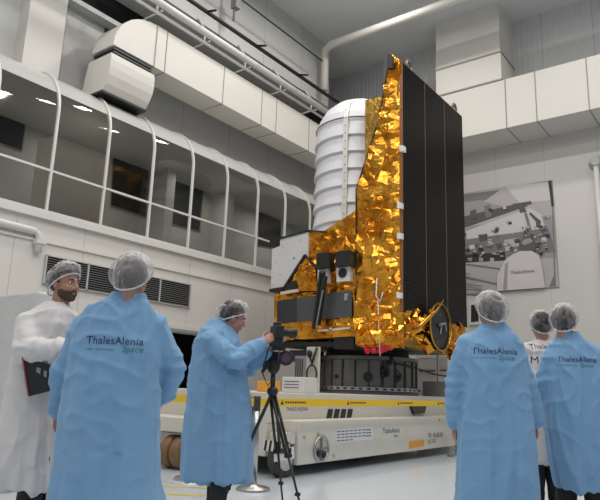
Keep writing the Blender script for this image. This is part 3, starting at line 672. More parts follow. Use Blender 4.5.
# instrument bays on the left
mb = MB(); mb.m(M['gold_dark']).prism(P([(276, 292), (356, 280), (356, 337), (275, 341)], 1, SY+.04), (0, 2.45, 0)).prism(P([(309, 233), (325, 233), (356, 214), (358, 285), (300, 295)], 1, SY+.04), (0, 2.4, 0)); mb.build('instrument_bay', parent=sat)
foil_sheet('upper_bay_foil', [(309, 231), (325, 231), (356, 211), (356.5, 290), (300, 297), (285, 290), (308, 258)], 1, SY+.03, (0, -1, 0), M['gold'], 8, .05, .011)
foil_sheet('lower_bay_foil', [(275, 292), (356.5, 281), (357, 336), (274.5, 341)], 1, SY+.03, (0, -1, 0), M['gold'], 9, .05, .008)
mb = MB(); mb.m(mat('white_radiator_panel', (.62, .62, .63), .45, var=.05, vscale=6)).prism(P([(272, 249), (280, 246), (280, 239), (308, 232), (308.5, 258), (285, 289), (271, 290)], 1, SY-.02), (0, 1.6, 0)); rp = mb.build('radiator_box', parent=sat, label='white box panel on the left of the satellite')
mb = MB(); mb.m(M['black']).bar(on(278, 239, 1, SY-.03), on(309, 230.5, 1, SY-.03), .03).bar(on(309, 230.5, 1, SY-.03), on(326, 232, 1, SY-.03), .025)
mb.prism(P([(269, 246), (280, 243), (280, 236), (270, 238)], 1, SY), (0, .3, 0)).prism(P([(269, 289), (284, 286.5), (283, 291), (269, 292)], 1, SY-.08), (0, .3, 0)); mb.build('black_trim', parent=rp)
mb = MB(); mb.m(M['pan_grey'])
for x, y in ((294, 258), (276, 262), (283, 247), (280, 275), (300, 240), (273, 285)): mb.lathe(on(x, y, 1, SY-.02), [(.022 if x == 294 else .01, 0), (.02 if x == 294 else .01, .01)], axis=(0, -1, 0), seg=10)
mb.build('fasteners', parent=rp)
foil_sheet('triangular_foil_panel', [(284, 291), (305, 257), (316, 269), (318, 291)], 1, SY-.05, (0, -1, 0), M['gold'], 14, .045, .008, base=.01)
mb = MB(); mb.m(M['black']).bar(on(282, 291, 1, SY-.07), on(305, 255, 1, SY-.07), .035).bar(on(305, 255, 1, SY-.07), on(317, 269, 1, SY-.07), .035).prism(P([(286, 284), (296, 280), (297, 288), (285, 290)], 1, SY-.09), (0, .02, 0)); mb.build('triangle_frame', parent=sat)
mb = MB(); mb.m(mat('white_blanket_edge', (.6, .56, .48), .6)).bar(on(281, 293.5, 1, SY-.1), on(298, 290.5, 1, SY-.1), .05); mb.build('blanket_edge', parent=sat)
for (bx0, by0, bx1, by1), (wx0, wy0, wx1, wy1), (ccx, ccy, rx) in (((316.5, 252, 329.5, 269), (317.5, 269, 328, 284), (322.5, 274.5, 4)), ((335.5, 250, 350.5, 267), (336.5, 266, 350, 282), (342.8, 273, 5))):
    tb = thing if False else None
    mb = MB(); mb.m(M['white']).prism(P([(wx0, wy0), (wx1, wy0-1.5), (wx1, wy1-1.5), (wx0, wy1)], 1, SY-.1), (0, .12, 0)); st = mb.build('star_tracker', parent=sat)
    mb = MB(); mb.m(M['black']).prism(P([(bx0, by0+1.5), (bx1-1, by0), (bx1, by1-2), (bx0-.5, by1)], 1, SY-.2), (0, .22, 0)); mb.build('sun_shade', parent=st)
    mb = MB(); c = on(ccx, ccy, 1, SY-.1); r = rx/620*10.2; mb.m(M['black']).lathe(c, [(r*.8, 0), (r, 0), (r, .02), (r*.7, .02)], axis=(0, -1, 0), seg=24); mb.build('aperture', parent=st)
mb = MB(); mb.m(mat('dark_radiator', (.035, .038, .042), .3)).prism(P([(277, 301), (297, 298), (297, 322), (277, 324)], 1, SY-.04), (0, .02, 0)); mb.build('dark_panel', parent=sat)
mb = MB(); mb.m(mat('grey_radiator', (.075, .078, .082), .25)).prism(P([(297, 298), (316, 295.5), (315, 320.5), (297, 322)], 1, SY-.04), (0, .02, 0)).prism(P([(323, 294), (351.5, 290.5), (351.5, 316.5), (321, 319.5)], 1, SY-.04), (0, .02, 0)); mb.build('dark_panel', parent=sat)
mb = MB(); mb.m(mat('pale_reflector_patch', (.3, .32, .36), .3)).prism(P([(344.5, 293.5), (348, 293), (347, 300), (344, 300.5)], 1, SY-.045), (0, .005, 0)); mb.build('panel_patch', parent=sat)
mb = MB(); mb.m(M['black']).bar(on(321, 272, 1, SY-.22), on(313.5, 329, 1, SY-.22), .05).bar(on(325, 276, 1, SY-.22), on(318, 325, 1, SY-.22), .07).ell(on(322.5, 273.5, 1, SY-.22), (.05, .05, .05), sub=2)
mb.m(M['pan_grey']).bar(on(323, 290, 1, SY-.26), on(316, 328, 1, SY-.26), .02); mb.build('strut_arm', parent=sat)
mb = MB(); mb.m(M['white']).bar(on(318, 331, 1, SY-.06), on(350, 328, 1, SY-.06), .03); mb.m(M['steel']).ell(on(330, 329, 1, SY-.08), (.05, .03, .03), sub=2); mb.build('cable_guide', parent=sat)
mb = MB(); mb.m(M['dark']).box(-7.15, 9.1, 1.745, -4.8, 11.3, 1.85); mb.m(M['black'])
mb.box(-5.95, 8.92, 1.70, -5.55, 9.3, 1.90)
for k in range(6): mb.bar((-7.1+k*.3, 9.02, 1.74), (-6.95+k*.3, 9.02, 1.9), .03)
mb.prism([(-7.3, 8.95, 1.76), (-5.0, 8.95, 1.73), (-5.0, 8.95, 1.80), (-7.3, 8.95, 1.85)], (0, .3, 0)); mb.build('interface_deck', parent=sat)
rnd = random.Random(9)
for px, py, s_ in ((368, 349, .07), (374, 350, .06), (384, 347, .08), (389, 346, .07), (380, 351, .05)):
    mb = MB(); mb.m(M['red']); g = bmesh.ops.create_icosphere(mb.bm, subdivisions=2, radius=s_, matrix=Matrix.Translation(on(px, py, 1, 8.9)))
    for v_ in g['verts']: v_.co += Vector((rnd.uniform(-1, 1), rnd.uniform(-1, 1), rnd.uniform(-1, 1)))*s_*.3
    mb._f(mb.bm.faces); mb.build('red_protective_cover', parent=sat)
mb = MB(); mb.m(M['white']).tube([on(378, 300, 1, SY-.12), on(379, 330, 1, SY-.12), on(380, 356, 1, SY-.12)], .008, 6).tube([on(377, 278, 1, SY-.1), on(376, 296, 1, SY-.12), on(380, 302, 1, SY-.12), on(383, 292, 1, SY-.12)], .01, 6); mb.build('hanging_wire', parent=sat)
# ------------------------------------------------------------------ equipment standing on the trolley
def eq(name, label, cat, x0, y0, z0, x1, y1, z1, mt, parts=()):
    t = thing(name, label, cat, ((x0+x1)/2, (y0+y1)/2, z0)); MB().m(mt).box(x0, y0, z0, x1, y1, z1).build('housing', parent=t, bevel=.008)
    for pn, pm, b in parts: MB().m(pm).box(*b).build(pn, parent=t)
    return t
ZT0 = .966
for px0, px1, zt, Y, mt, nm, lb, ct in ((282, 304, 1.17, 6.7, M['white'], 'equipment_box', 'white low equipment box with a printed label behind the tripod', 'box'),
                                (294, 304, 1.50, 7.6, M['pan_grey'], 'cable_housing', 'grey upright cable housing behind the white low equipment box', 'equipment'),
                                (305.5, 318, 1.66, 7.9, M['trolley'], 'patch_panel', 'pale patch panel with a black cable loop beside the support ring', 'equipment'),
                                (257, 266, 1.1, 6.2, M['orange'], 'equipment_case', 'small orange case behind the photographer hands', 'case')):
    a = on(px0, 385, 1, Y); b_ = on(px1, 385, 1, Y)
    t = thing(nm, lb, ct, ((a.x+b_.x)/2, Y+.15, ZT0)); MB().m(mt).box(a.x, Y, ZT0, b_.x, Y+(.05 if nm in ('patch_panel', 'cable_housing') else .3), zt).build('housing', parent=t, bevel=.008)
    if nm == 'equipment_box':
        mb = MB(); mb.m(M['blue_ink'])
        for k in range(3): mb.box(a.x+.04, Y-.004, ZT0+.06+k*.04, b_.x-.08, Y, ZT0+.07+k*.04)
        mb.build('printed_label', parent=t)
    if nm == 'cable_housing':
        mb = MB(); mb.m(M['dark'])
        for k in range(4): mb.box(a.x+.02+k*.04, Y-.01, ZT0+.2, a.x+.035+k*.04, Y, zt-.04)
        mb.build('ribs', parent=t)
    if nm == 'patch_panel':
        c = Vector(((a.x+b_.x)/2+.02, Y-.04, 1.25))
        mb = MB(); mb.m(M['black']).tube([c+Vector((math.cos(q)*.09, 0, math.sin(q)*.13)) for q in [2*PI*k/20 for k in range(20)]], .014, 6, closed=True).ell(c+Vector((-.05, 0, .3)), (.05, .03, .06), sub=2).tube([c+Vector((-.08, 0, .35)), c+Vector((0, 0, .15)), c+Vector((.09, 0, .4))], .02, 6); mb.build('cable_loop', parent=t)
# right of the ring: cabinets
for (px0, px1, y_t, Y, mt, nm, lb) in ((417, 437, 351, 13.3, M['grey'], 'electronics_cabinet', 'grey electronics cabinet with a white name plate behind the support ring'),
                                  (437.5, 449, 350, 13.35, M['white'], 'electronics_cabinet', 'pale narrow electronics cabinet beside the blue coat sleeve'),):
    a = on(px0, y_t, 1, Y); b_ = on(px1, y_t, 1, Y)
    t = thing(nm, lb, 'cabinet', ((a.x+b_.x)/2, Y+.2, 0)); MB().m(mt).box(a.x, Y, 0, b_.x-.03, Y+.4, a.z).build('housing', parent=t, bevel=.01)
    MB().m(M['white']).box(a.x+.04, Y-.01, a.z-.16, b_.x-.04, Y, a.z-.05).build('name_plate', parent=t)
    MB().m(M['grey']).box(a.x+.04, Y-.01, a.z-.42, b_.x-.04, Y, a.z-.2).build('front_door', parent=t)
    MB().m(M['black']).tube([(a.x+.05, Y-.02, a.z-.46), (b_.x-.05, Y-.02, a.z-.45)], .012, 6).build('handle', parent=t)
t = thing('support_block', 'grey low support block on the trolley beside the support ring', 'block', (-5.1, 11.3, ZT0))
MB().m(M['grey']).box(-5.5, 11.4, ZT0, -4.95, 12.6, 1.25).build('block_body', parent=t, bevel=.01)
mb = MB(); mb.m(M['black']).tube([(-5.35, 9.75, 1.4), (-5.2, 9.8, 1.5), (-5.1, 10.2, 1.46), (-5.0, 10.9, 1.36), (-4.95, 11.6, 1.34), (-4.95, 12.2, 1.34)], .016, 8).tube([(-5.35, 9.75, 1.2), (-5.25, 9.8, 1.45), (-5.15, 9.85, 1.3), (-5.3, 9.8, 1.1)], .018, 8)
tag(mb.build('power_cable'), 'black cable running from the support ring along the trolley top', 'cable')
t = thing('connector_cluster', 'black connector bundle plugged into the support ring', 'connector', (-5.4, 9.6, 1.4))
mb = MB(); mb.m(M['black'])
rnd = random.Random(4)
for k in range(9): mb.ell((-5.33+rnd.uniform(-.05, .08), 9.62+rnd.uniform(-.06, .1), 1.35+rnd.uniform(-.15, .3)), (.04, .04, .07), sub=2)
mb.build('plugs', parent=t)
# plastic covered equipment at far left
t = thing('covered_equipment', 'white sheet covered upright equipment panel with a black carrying hoop behind the white coated man', 'panel', (-5.9, 3.6, 0))
a = on(-25, 298, 1, 3.5); b_ = on(37, 301, 1, 3.5)
mb = MB(); mb.m(mat('milky_cover_sheet', (.55, .55, .54), .3, bump=(5, .5, .05), var=.08)).box(a.x, 3.5, .15, b_.x, 3.68, a.z); o_ = mb.build('cover_sheet', parent=t, bevel=.03)
mb = MB(); mb.m(M['black']).tube([on(26, 302, 1, 3.6), on(25.5, 297, 1, 3.6), on(28, 294.5, 1, 3.6), on(31.5, 294.5, 1, 3.6), on(34, 297, 1, 3.6), on(34.5, 302, 1, 3.6)], .011, 8); mb.build('carrying_hoop', parent=t)
mb = MB(); mb.m(M['dark']).box(a.x+.05, 3.4, 0, b_.x-.05, 3.8, .15); mb.build('skid', parent=t)
# ------------------------------------------------------------------ belt barrier
t0 = None
PX0 = (-4.34, 5.09)
posts = [((-4.34, 5.09), 'steel belt barrier post with a round base in front of the trolley', 258), ((-5.27, 5.09), 'steel belt barrier post mostly hidden behind the photographer coat', 190), ((-4.34, 10.3), 'steel belt barrier post behind the person with hanging arms', 450)]
for (x, y), lb, _ in posts:
    t = thing('barrier_post', lb, 'barrier post', (x, y, 0), 'belt barrier posts')
    MB().m(M['steel']).lathe((x, y, 0), [(.17, 0), (.175, .012), (.16, .03), (.05, .045), (.045, .06)], seg=36).build('base', parent=t)
    MB().m(M['steel']).lathe((x, y, .045), [(.034, 0), (.034, .86)], seg=20).build('pole', parent=t)
    MB().m(M['dark']).lathe((x, y, .90), [(.036, -.12), (.036, .02), (.03, .03)], seg=20).build('belt_head', parent=t)
def belt(a, b, lb, words):
    a = Vector(a); b = Vector(b); d = (b-a).normalized(); t = thing('barrier_belt', lb, 'barrier belt', (a+b)/2, 'yellow barrier belts')
    n = d.cross(Vector((0, 0, 1))).normalized()
    if n.dot(Vector((0, 0, H))-a) < 0 and n.dot(-a) < 0: n = -n
    L_ = (b-a).length; sgn = 1
    MB().m(M['yellow']).bar(a, b, .004, .085).build('webbing', parent=t)
    mb = MB(); mb.m(M['black'])
    if words:
        k = .35
        while k < L_-.6:
            p = a+d*k+n*.0035
            mb.poly([p+Vector((0, 0, -.022)), p+d*.055+Vector((0, 0, -.022)), p+d*.0275+Vector((0, 0, .028))])
            for j in range(9): mb.poly([p+d*(.08+j*.045)+Vector((0, 0, -.008)), p+d*(.11+j*.045)+Vector((0, 0, -.008)), p+d*(.11+j*.045)+Vector((0, 0, .012)), p+d*(.08+j*.045)+Vector((0, 0, .012))])
            k += 1.35
    if words: mb.build('printed_warning', parent=t)
    else: mb.bm.free()
belt((-4.34, 5.13, .865), (-4.34, 10.26, .865), 'yellow barrier belt with black warning triangles in front of the trolley', True)
belt((-4.38, 5.09, .865), (-5.23, 5.09, .865), 'yellow barrier belt between the two posts behind the photographer', False)
belt((-5.31, 5.09, .865), (-9.0+.02, 5.09, .80), 'yellow barrier belt ending at the left wall behind the men in coats', False)
# ------------------------------------------------------------------ camera on tripod
TD = 5.15
hub = J(272.5, 392, TD)
t = thing('tripod', 'black camera tripod with slim double tube legs in front of the photographer', 'tripod', (hub.x, hub.y, 0))
fr = Vector((-_R.y, _R.x, 0))
feet = [J(226, 508, TD)*1, J(300, 512, TD-.15), None]
f1 = hub+(-_R*.40)+fr*(-.05); f1.z = .012
f2 = hub+(_R*.30)-fr*.28; f2.z = .012
f3 = hub+(_R*.12)+fr*.42; f3.z = .012
for f_ in (f1, f2, f3):
    mb = MB(); d = (f_-hub).normalized(); s_ = d.cross(Vector((0, 0, 1))).normalized()
    mid = hub+(f_-hub)*.5
    mb.m(M['black']).tube([hub+s_*.022, mid+s_*.018], .012, 8).tube([hub-s_*.022, mid-s_*.018], .012, 8).tube([hub+(f_-hub)*.42, f_], [.011, .008], 8).bar(mid-s_*.03, mid+s_*.03, .03).ell(f_+Vector((0, 0, .008)), (.018, .018, .018), sub=2)
    q = hub+(f_-hub)*.78; mb.bar(q-s_*.02, q+s_*.02, .025)
    mb.build('leg', parent=t)
MB().m(M['black']).tube([hub+Vector((0, 0, -.06)), hub+Vector((0, 0, .16))], .02, 12).lathe(hub+Vector((0, 0, -.03)), [(.03, 0), (.045, .02), (.045, .05), (.03, .07)]).build('centre_column', parent=t)
mb = MB(); hd = hub+Vector((0, 0, .22))
mb.m(M['black']).ell(hd, (.06, .05, .08), sub=3).box(hd.x-.05, hd.y-.05, hd.z+.05, hd.x+.05, hd.y+.05, hd.z+.11).lathe(hd, [(.035, 0), (.04, .07), (.03, .085)], axis=-_R)
mb.build('fluid_head', parent=t)
mb = MB(); kc = J(286, 358, TD-.03)
mb.m(M['black']).lathe(kc, [(.055, 0), (.062, .01), (.062, .05), (.05, .06)], axis=fr, seg=24).tube([hd, kc+fr*.03], .025, 10); mb.build('counterbalance_knob', parent=t)
MB().m(mat('violet_disc', (.10, .04, .09), .25)).lathe(kc, [(.04, -.004), (.04, .002)], axis=fr, seg=24).build('knob_face', parent=t)
mb = MB(); mb.m(M['black']).tube([hd+Vector((0, 0, .04)), J(266, 368, TD), J(262, 372, TD)], [.012, .012, .016], 8); mb.build('pan_handle', parent=t)
cmr = J(277, 332, TD)
t = thing('camera', 'black photo camera on the tripod pointed at the satellite', 'camera', cmr)
ax_ = (_R*.9+fr*.42).normalized(); sd = ax_.cross(Vector((0, 0, 1)))
mb = MB(); mb.m(M['black'])
def obox(mb, c, u, v, hu, hv, hz):
    return mb.prism([c+u*i*hu+v*j*hv-Vector((0, 0, hz)) for i, j in ((-1, -1), (1, -1), (1, 1), (-1, 1))], (0, 0, 2*hz))
obox(mb, cmr, ax_, sd, .036, .072, .05); obox(mb, cmr+Vector((0, 0, .062)), ax_, sd, .03, .028, .018); mb.build('camera_body', parent=t, bevel=.008)
mb = MB(); mb.m(M['black']).lathe(cmr+ax_*.03, [(.034, 0), (.036, .03), (.033, .035), (.033, .085), (.042, .095), (.044, .135), (.038, .14)], axis=ax_, seg=28); lens = mb.build('lens', parent=t)
mb = MB(); mb.m(M['black']); obox(mb, cmr+Vector((0, 0, -.085)), ax_, sd, .035, .05, .035); obox(mb, cmr+ax_*.02+Vector((0, 0, -.13)), ax_, sd, .05, .03, .02); mb.build('battery_grip', parent=t)
MB().m(mat('pinkish_label', (.4, .28, .28), .4)).lathe(cmr+ax_*.07+Vector((0, 0, -.06))-fr*.05, [(.018, 0), (.018, .006)], axis=-fr, seg=14).build('badge', parent=t)
mb = MB(); mb.m(M['black']).tube([cmr-sd*.07, J(268, 350, TD-.1), J(262, 372, TD-.1), J(268, 386, TD-.1), J(276, 372, TD-.1), J(280, 350, TD-.1)], .006, 6); mb.build('neck_strap', parent=t)
# ------------------------------------------------------------------ people
UP = Vector((0, 0, 1))
def K(px, py, D):
    """point on the vertical plane standing D metres ahead; py < 0 gives the height -py instead"""
    if py >= 0:
        r = ray(px, py); return CC+r*(D/r.dot(fr))
    z = -py; lo, hi = -6.0, 6.0
    for _ in range(30):
        s_ = (lo+hi)/2; p = fr*D+_R*s_+UP*z; q = p-CC; x = 300+FPX*q.dot(CR)/q.dot(CF)
        if x < px: lo = s_
        else: hi = s_
    return fr*D+_R*lo+UP*z
def frame(c, front, tilt=0, roll=0):
    f = Vector(front).normalized(); r = f.cross(UP).normalized()
    M_ = Matrix((r, f, UP)).transposed().to_4x4()
    return Matrix.Translation(c) @ M_ @ Matrix.Rotation(-tilt, 4, 'X') @ Matrix.Rotation(roll, 4, 'Y')
def xf(mb, start, Mx):
    vs = list(mb.bm.verts)[start:]
    for v in vs: v.co = Mx @ v.co
def head(mb, Mx, k=1.0):
    mb.bm.verts.ensure_lookup_table(); n0 = len(mb.bm.verts)
    E = lambda c, r: mb.ell(c, r, sub=3)
    E((0, -.012, .030), (.076, .098, .093)); E((0, .028, -.035), (.060, .066, .078)); E((0, .050, -.085), (.040, .036, .030)); E((0, .068, -.098), (.022, .020, .017))
    E((0, .082, .018), (.046, .014, .010)); E((.036, .066, -.03), (.022, .022, .022)); E((-.036, .066, -.03), (.022, .022, .022))
    mb.tube([(0, .086, .012), (0, .104, -.012), (0, .114, -.030)], [.007, .009, .012], 10); E((0, .110, -.032), (.013, .012, .010)); E((.011, .100, -.035), (.009, .010, .008)); E((-.011, .100, -.035), (.009, .010, .008))
    E((0, .087, -.058), (.022, .011, .006)); E((0, .086, -.069), (.019, .011, .007))
    for s_ in (-1, 1):
        E((s_*.078, -.005, -.012), (.009, .020, .032)); E((s_*.084, -.014, -.004), (.006, .012, .022))
    mb.tube([(0, -.012, -.03), (0, -.02, -.16), (0, -.03, -.24)], [.056, .056, .066], 20)
    xf(mb, n0, Mx @ Matrix.Scale(k, 4))
def face_bits(body, Mx, k, hairm, beard=False):
    Mk = Mx @ Matrix.Scale(k, 4)
    for s_ in (-1, 1):
        mb = MB(); mb.m(M['eye']).ell((s_*.030, .0795, .003), (.0115, .0105, .0065), sub=2); mb.m(M['iris']).ell((s_*.030, .0875, .003), (.0055, .0035, .0055), sub=2)
        xf(mb, 0, Mk); mb.build('eye', parent=body)
        mb = MB(); mb.m(hairm).tube([(s_*.012, .093, .021), (s_*.030, .094, .027), (s_*.049, .078, .021)], [.003, .0045, .002], 8); xf(mb, 0, Mk); mb.build('eyebrow', parent=body)
    mb = MB(); mb.m(M['lip']).ell((0, .0925, -.0585), (.021, .007, .0045), sub=2).ell((0, .0915, -.068), (.018, .007, .005), sub=2); xf(mb, 0, Mk); mb.build('lips', parent=body)
    if beard:
        mb = MB(); mb.m(M['beard'])
        for c, r in (((0, .030, -.062), (.063, .064, .056)), ((0, .054, -.088), (.044, .039, .033)), ((0, .072, -.100), (.026, .023, .020))): mb.ell(c, r, sub=4)
        mb.tube([(-.024, .090, -.0505), (0, .0985, -.0505), (.024, .090, -.0505)], .0045, 8)
        for v in list(mb.bm.verts):
            if v.co.z > -.050+.035*max(0, (.06-v.co.y)/.06): mb.bm.verts.remove(v)
        xf(mb, 0, Mk); mb.build('beard', parent=body, label='short dark stubble beard')
def hair_and_cap(body, Mx, k, hairm, size=(.108, .128, .122), drop=.0, back=.012, seed=0):
    Mk = Mx @ Matrix.Scale(k, 4)
    mb = MB(); mb.m(hairm).ell((0, -.024, .036), (.091, .108, .104), sub=4)
    for v in list(mb.bm.verts):
        lim = .062 if v.co.y > .03 else (-.01 if v.co.y > -.03 else -.085)
        if v.co.z < lim: mb.bm.verts.remove(v)
        else: v.co += v.co.normalized()*(.006*fbm(v.co*40+Vector((seed, 0, 0))))
    xf(mb, 0, Mk); mb.build('hair', parent=body)
    # bouffant cap: puffy crinkled bag gathered on an elastic round the head
    c = Vector((0, -back-.008, .040)); sx, sy, sz = size; slope = .42+drop
    mb = MB(); mb.m(M['cap']); nseg, nring = 64, 26; rings = []
    for i in range(nring+1):
        t_ = i/nring; R_ = []
        for j in range(nseg):
            a = 2*PI*j/nseg; ca_, sa_ = math.cos(a), math.sin(a)
            ez = -.004+.072*sa_          # elastic edge height: high at brow, low at nape
            edge = Vector((ca_*.088, sa_*.102-.012, ez))
            ph = t_*PI*.5
            # from edge bulge outwards, then up to crown
            e = -.35+t_*(PI/2+.35)
            p = Vector((ca_*sx*math.cos(e), sa_*sy*math.cos(e), sz*math.sin(e)))+c
            p.z += .06*sa_*(1-t_)
            q = edge.lerp(p, min(1, t_*5)**.6)
            nrm = (q-c).normalized(); f_ = 1-t_*.3
            q += nrm*(.0065*fbm(Vector((ca_*3, sa_*3, t_*3+seed)), 4)*2.2+.004*math.sin(j*PI*.62)*math.exp(-t_*9))*f_
            R_.append(q)
        rings.append(R_)
    mb.loft(rings, cap=False); mb._f([mb.bm.faces.new([v for v in mb.bm.verts][-nseg:])], True) if False else None
    xf(mb, 0, Mk); cp = mb.build('hair_net', parent=body, label='thin white bouffant hair net')
    mb = MB(); mb.m(M['cap_edge']).tube([Mk @ Vector((math.cos(a)*.089, math.sin(a)*.103-.012, -.004+.072*math.sin(a))) for a in [2*PI*j/48 for j in range(48)]], .0045*k, 8, closed=True); mb.build('elastic_band', parent=cp)
def hand(mb, wr, d, n, th, curl=.5, k=1.0):
    """wr wrist, d towards the fingers, n out of the back of the hand, th thumb side"""
    d = Vector(d).normalized(); n = Vector(n); n = (n-d*n.dot(d)).normalized(); sd_ = n.cross(d)
    if sd_.dot(Vector(th)) < 0: sd_ = -sd_
    wr = Vector(wr); R3 = Matrix((sd_, d, n)).transposed()
    mb.ell(wr+d*.045*k, (.040*k, .052*k, .016*k), rot=R3, sub=3); mb.ell(wr+d*.07*k, (.041*k, .028*k, .014*k), rot=R3, sub=3); mb.chain([wr-d*.03*k, wr+d*.02*k], [.027*k, .024*k])
    for i, (ln, off) in enumerate(((.072, .031), (.080, .0105), (.075, -.0105), (.058, -.031))):
        p = wr+d*(.088-.006*abs(i-1))*k+sd_*off*k; a = 0; pts = [p-d*.02*k, p]
        for q, fr_ in enumerate((.42, .32, .26)):
            a += curl*(.7 if q == 0 else .9); p = p+(d*math.cos(a)-n*math.sin(a)+sd_*off*1.5*(1-curl))*ln*fr_*k; pts.append(p)
        mb.chain(pts, [.0095*k, .0095*k, .0088*k, .008*k, .0072*k], sub=2, seg=10)
    b0 = wr+d*.018*k+sd_*.026*k; p1 = b0+(sd_*.75+d*.65-n*.25*curl).normalized()*.045*k; p2 = p1+(sd_*.35+d*.85-n*.5*curl).normalized()*.034*k; p3 = p2+(sd_*.1+d*.9-n*.7*curl).normalized()*.026*k
    mb.chain([b0, p1, p2, p3], [.014*k, .0115*k, .0105*k, .0085*k], sub=2, seg=10)
def coat_mesh(rings, D, arms, folds, seed, arm_r, front=None):
    mb = MB(); R = []; cs = []
    for py, xl, xr, b in rings:
        p, q = K(xl, py, D), K(xr, py, D)
        if py >= 0: q = K(xr, -p.z if p.z > 0 else py, D); zc = K((xl+xr)/2, py, D).z; p = K(xl, -zc, D); q = K(xr, -zc, D)
        c = (p+q)/2; a = (q-p).length/2; cs.append(c); ring = []
        for j in range(48):
            t_ = 2*PI*j/48; cx, sx_ = math.cos(t_), math.sin(t_)
            ring.append(c+_R*a*math.copysign(abs(cx)**.85, cx)+fr*b*math.copysign(abs(sx_)**.85, sx_))
        R.append(ring)
    mb.loft(R)
    for A in arms: mb.chain(A, arm_r[:len(A)], sub=3, seg=24)
    out = remesh(mb, .0125, 4)
    zt = max(c.z for c in cs); zb = min(c.z for c in cs)
    out.bm.normal_update(); mv = []
    for v in out.bm.verts:
        p = v.co; c = min(cs, key=lambda c: abs(c.z-p.z)); th = math.atan2((p-c).dot(fr), (p-c).dot(_R))
        lower = max(0, min(1, (1.25-p.z)/.8))
        h = folds*lower*(math.sin(5*th+2.2*fbm((th*.7, p.z*.6, seed)))+.6*math.sin(11*th+3*fbm((th, p.z*.5, seed+5))))
        la = p.dot(_R)*math.cos(seed)+p.dot(fr)
        q1 = 1-min(1, abs(noise.noise(Vector((p.dot(_R)*4.2+p.z*1.6*math.sin(th*2+seed), p.dot(fr)*4.2, p.z*.8+seed)))*2.0))
        q2 = 1-min(1, abs(noise.noise(Vector((p.dot(_R)*5+p.z*4, p.dot(fr)*5, p.z*5-p.dot(_R)*3+seed*2)))*2.4))
        q3 = 1-min(1, abs(noise.noise(p*13+Vector((seed, 0, 0)))*2.2))
        h += .026*(q1**2-.35)*(.35+.65*lower)+.014*(q2**3-.3)*(1-.75*lower)+.0015*(q3**2-.3)
        for A in arms:
            for jt in A[1:-1]:
                dd = (p-jt).length
                if dd < .17: h += .009*math.sin((p-jt).dot(UP)*75+3*fbm(p*6))*(1-dd/.17)
        mv.append((v, v.normal*h))
    for v, d_ in mv: v.co += d_
    return out
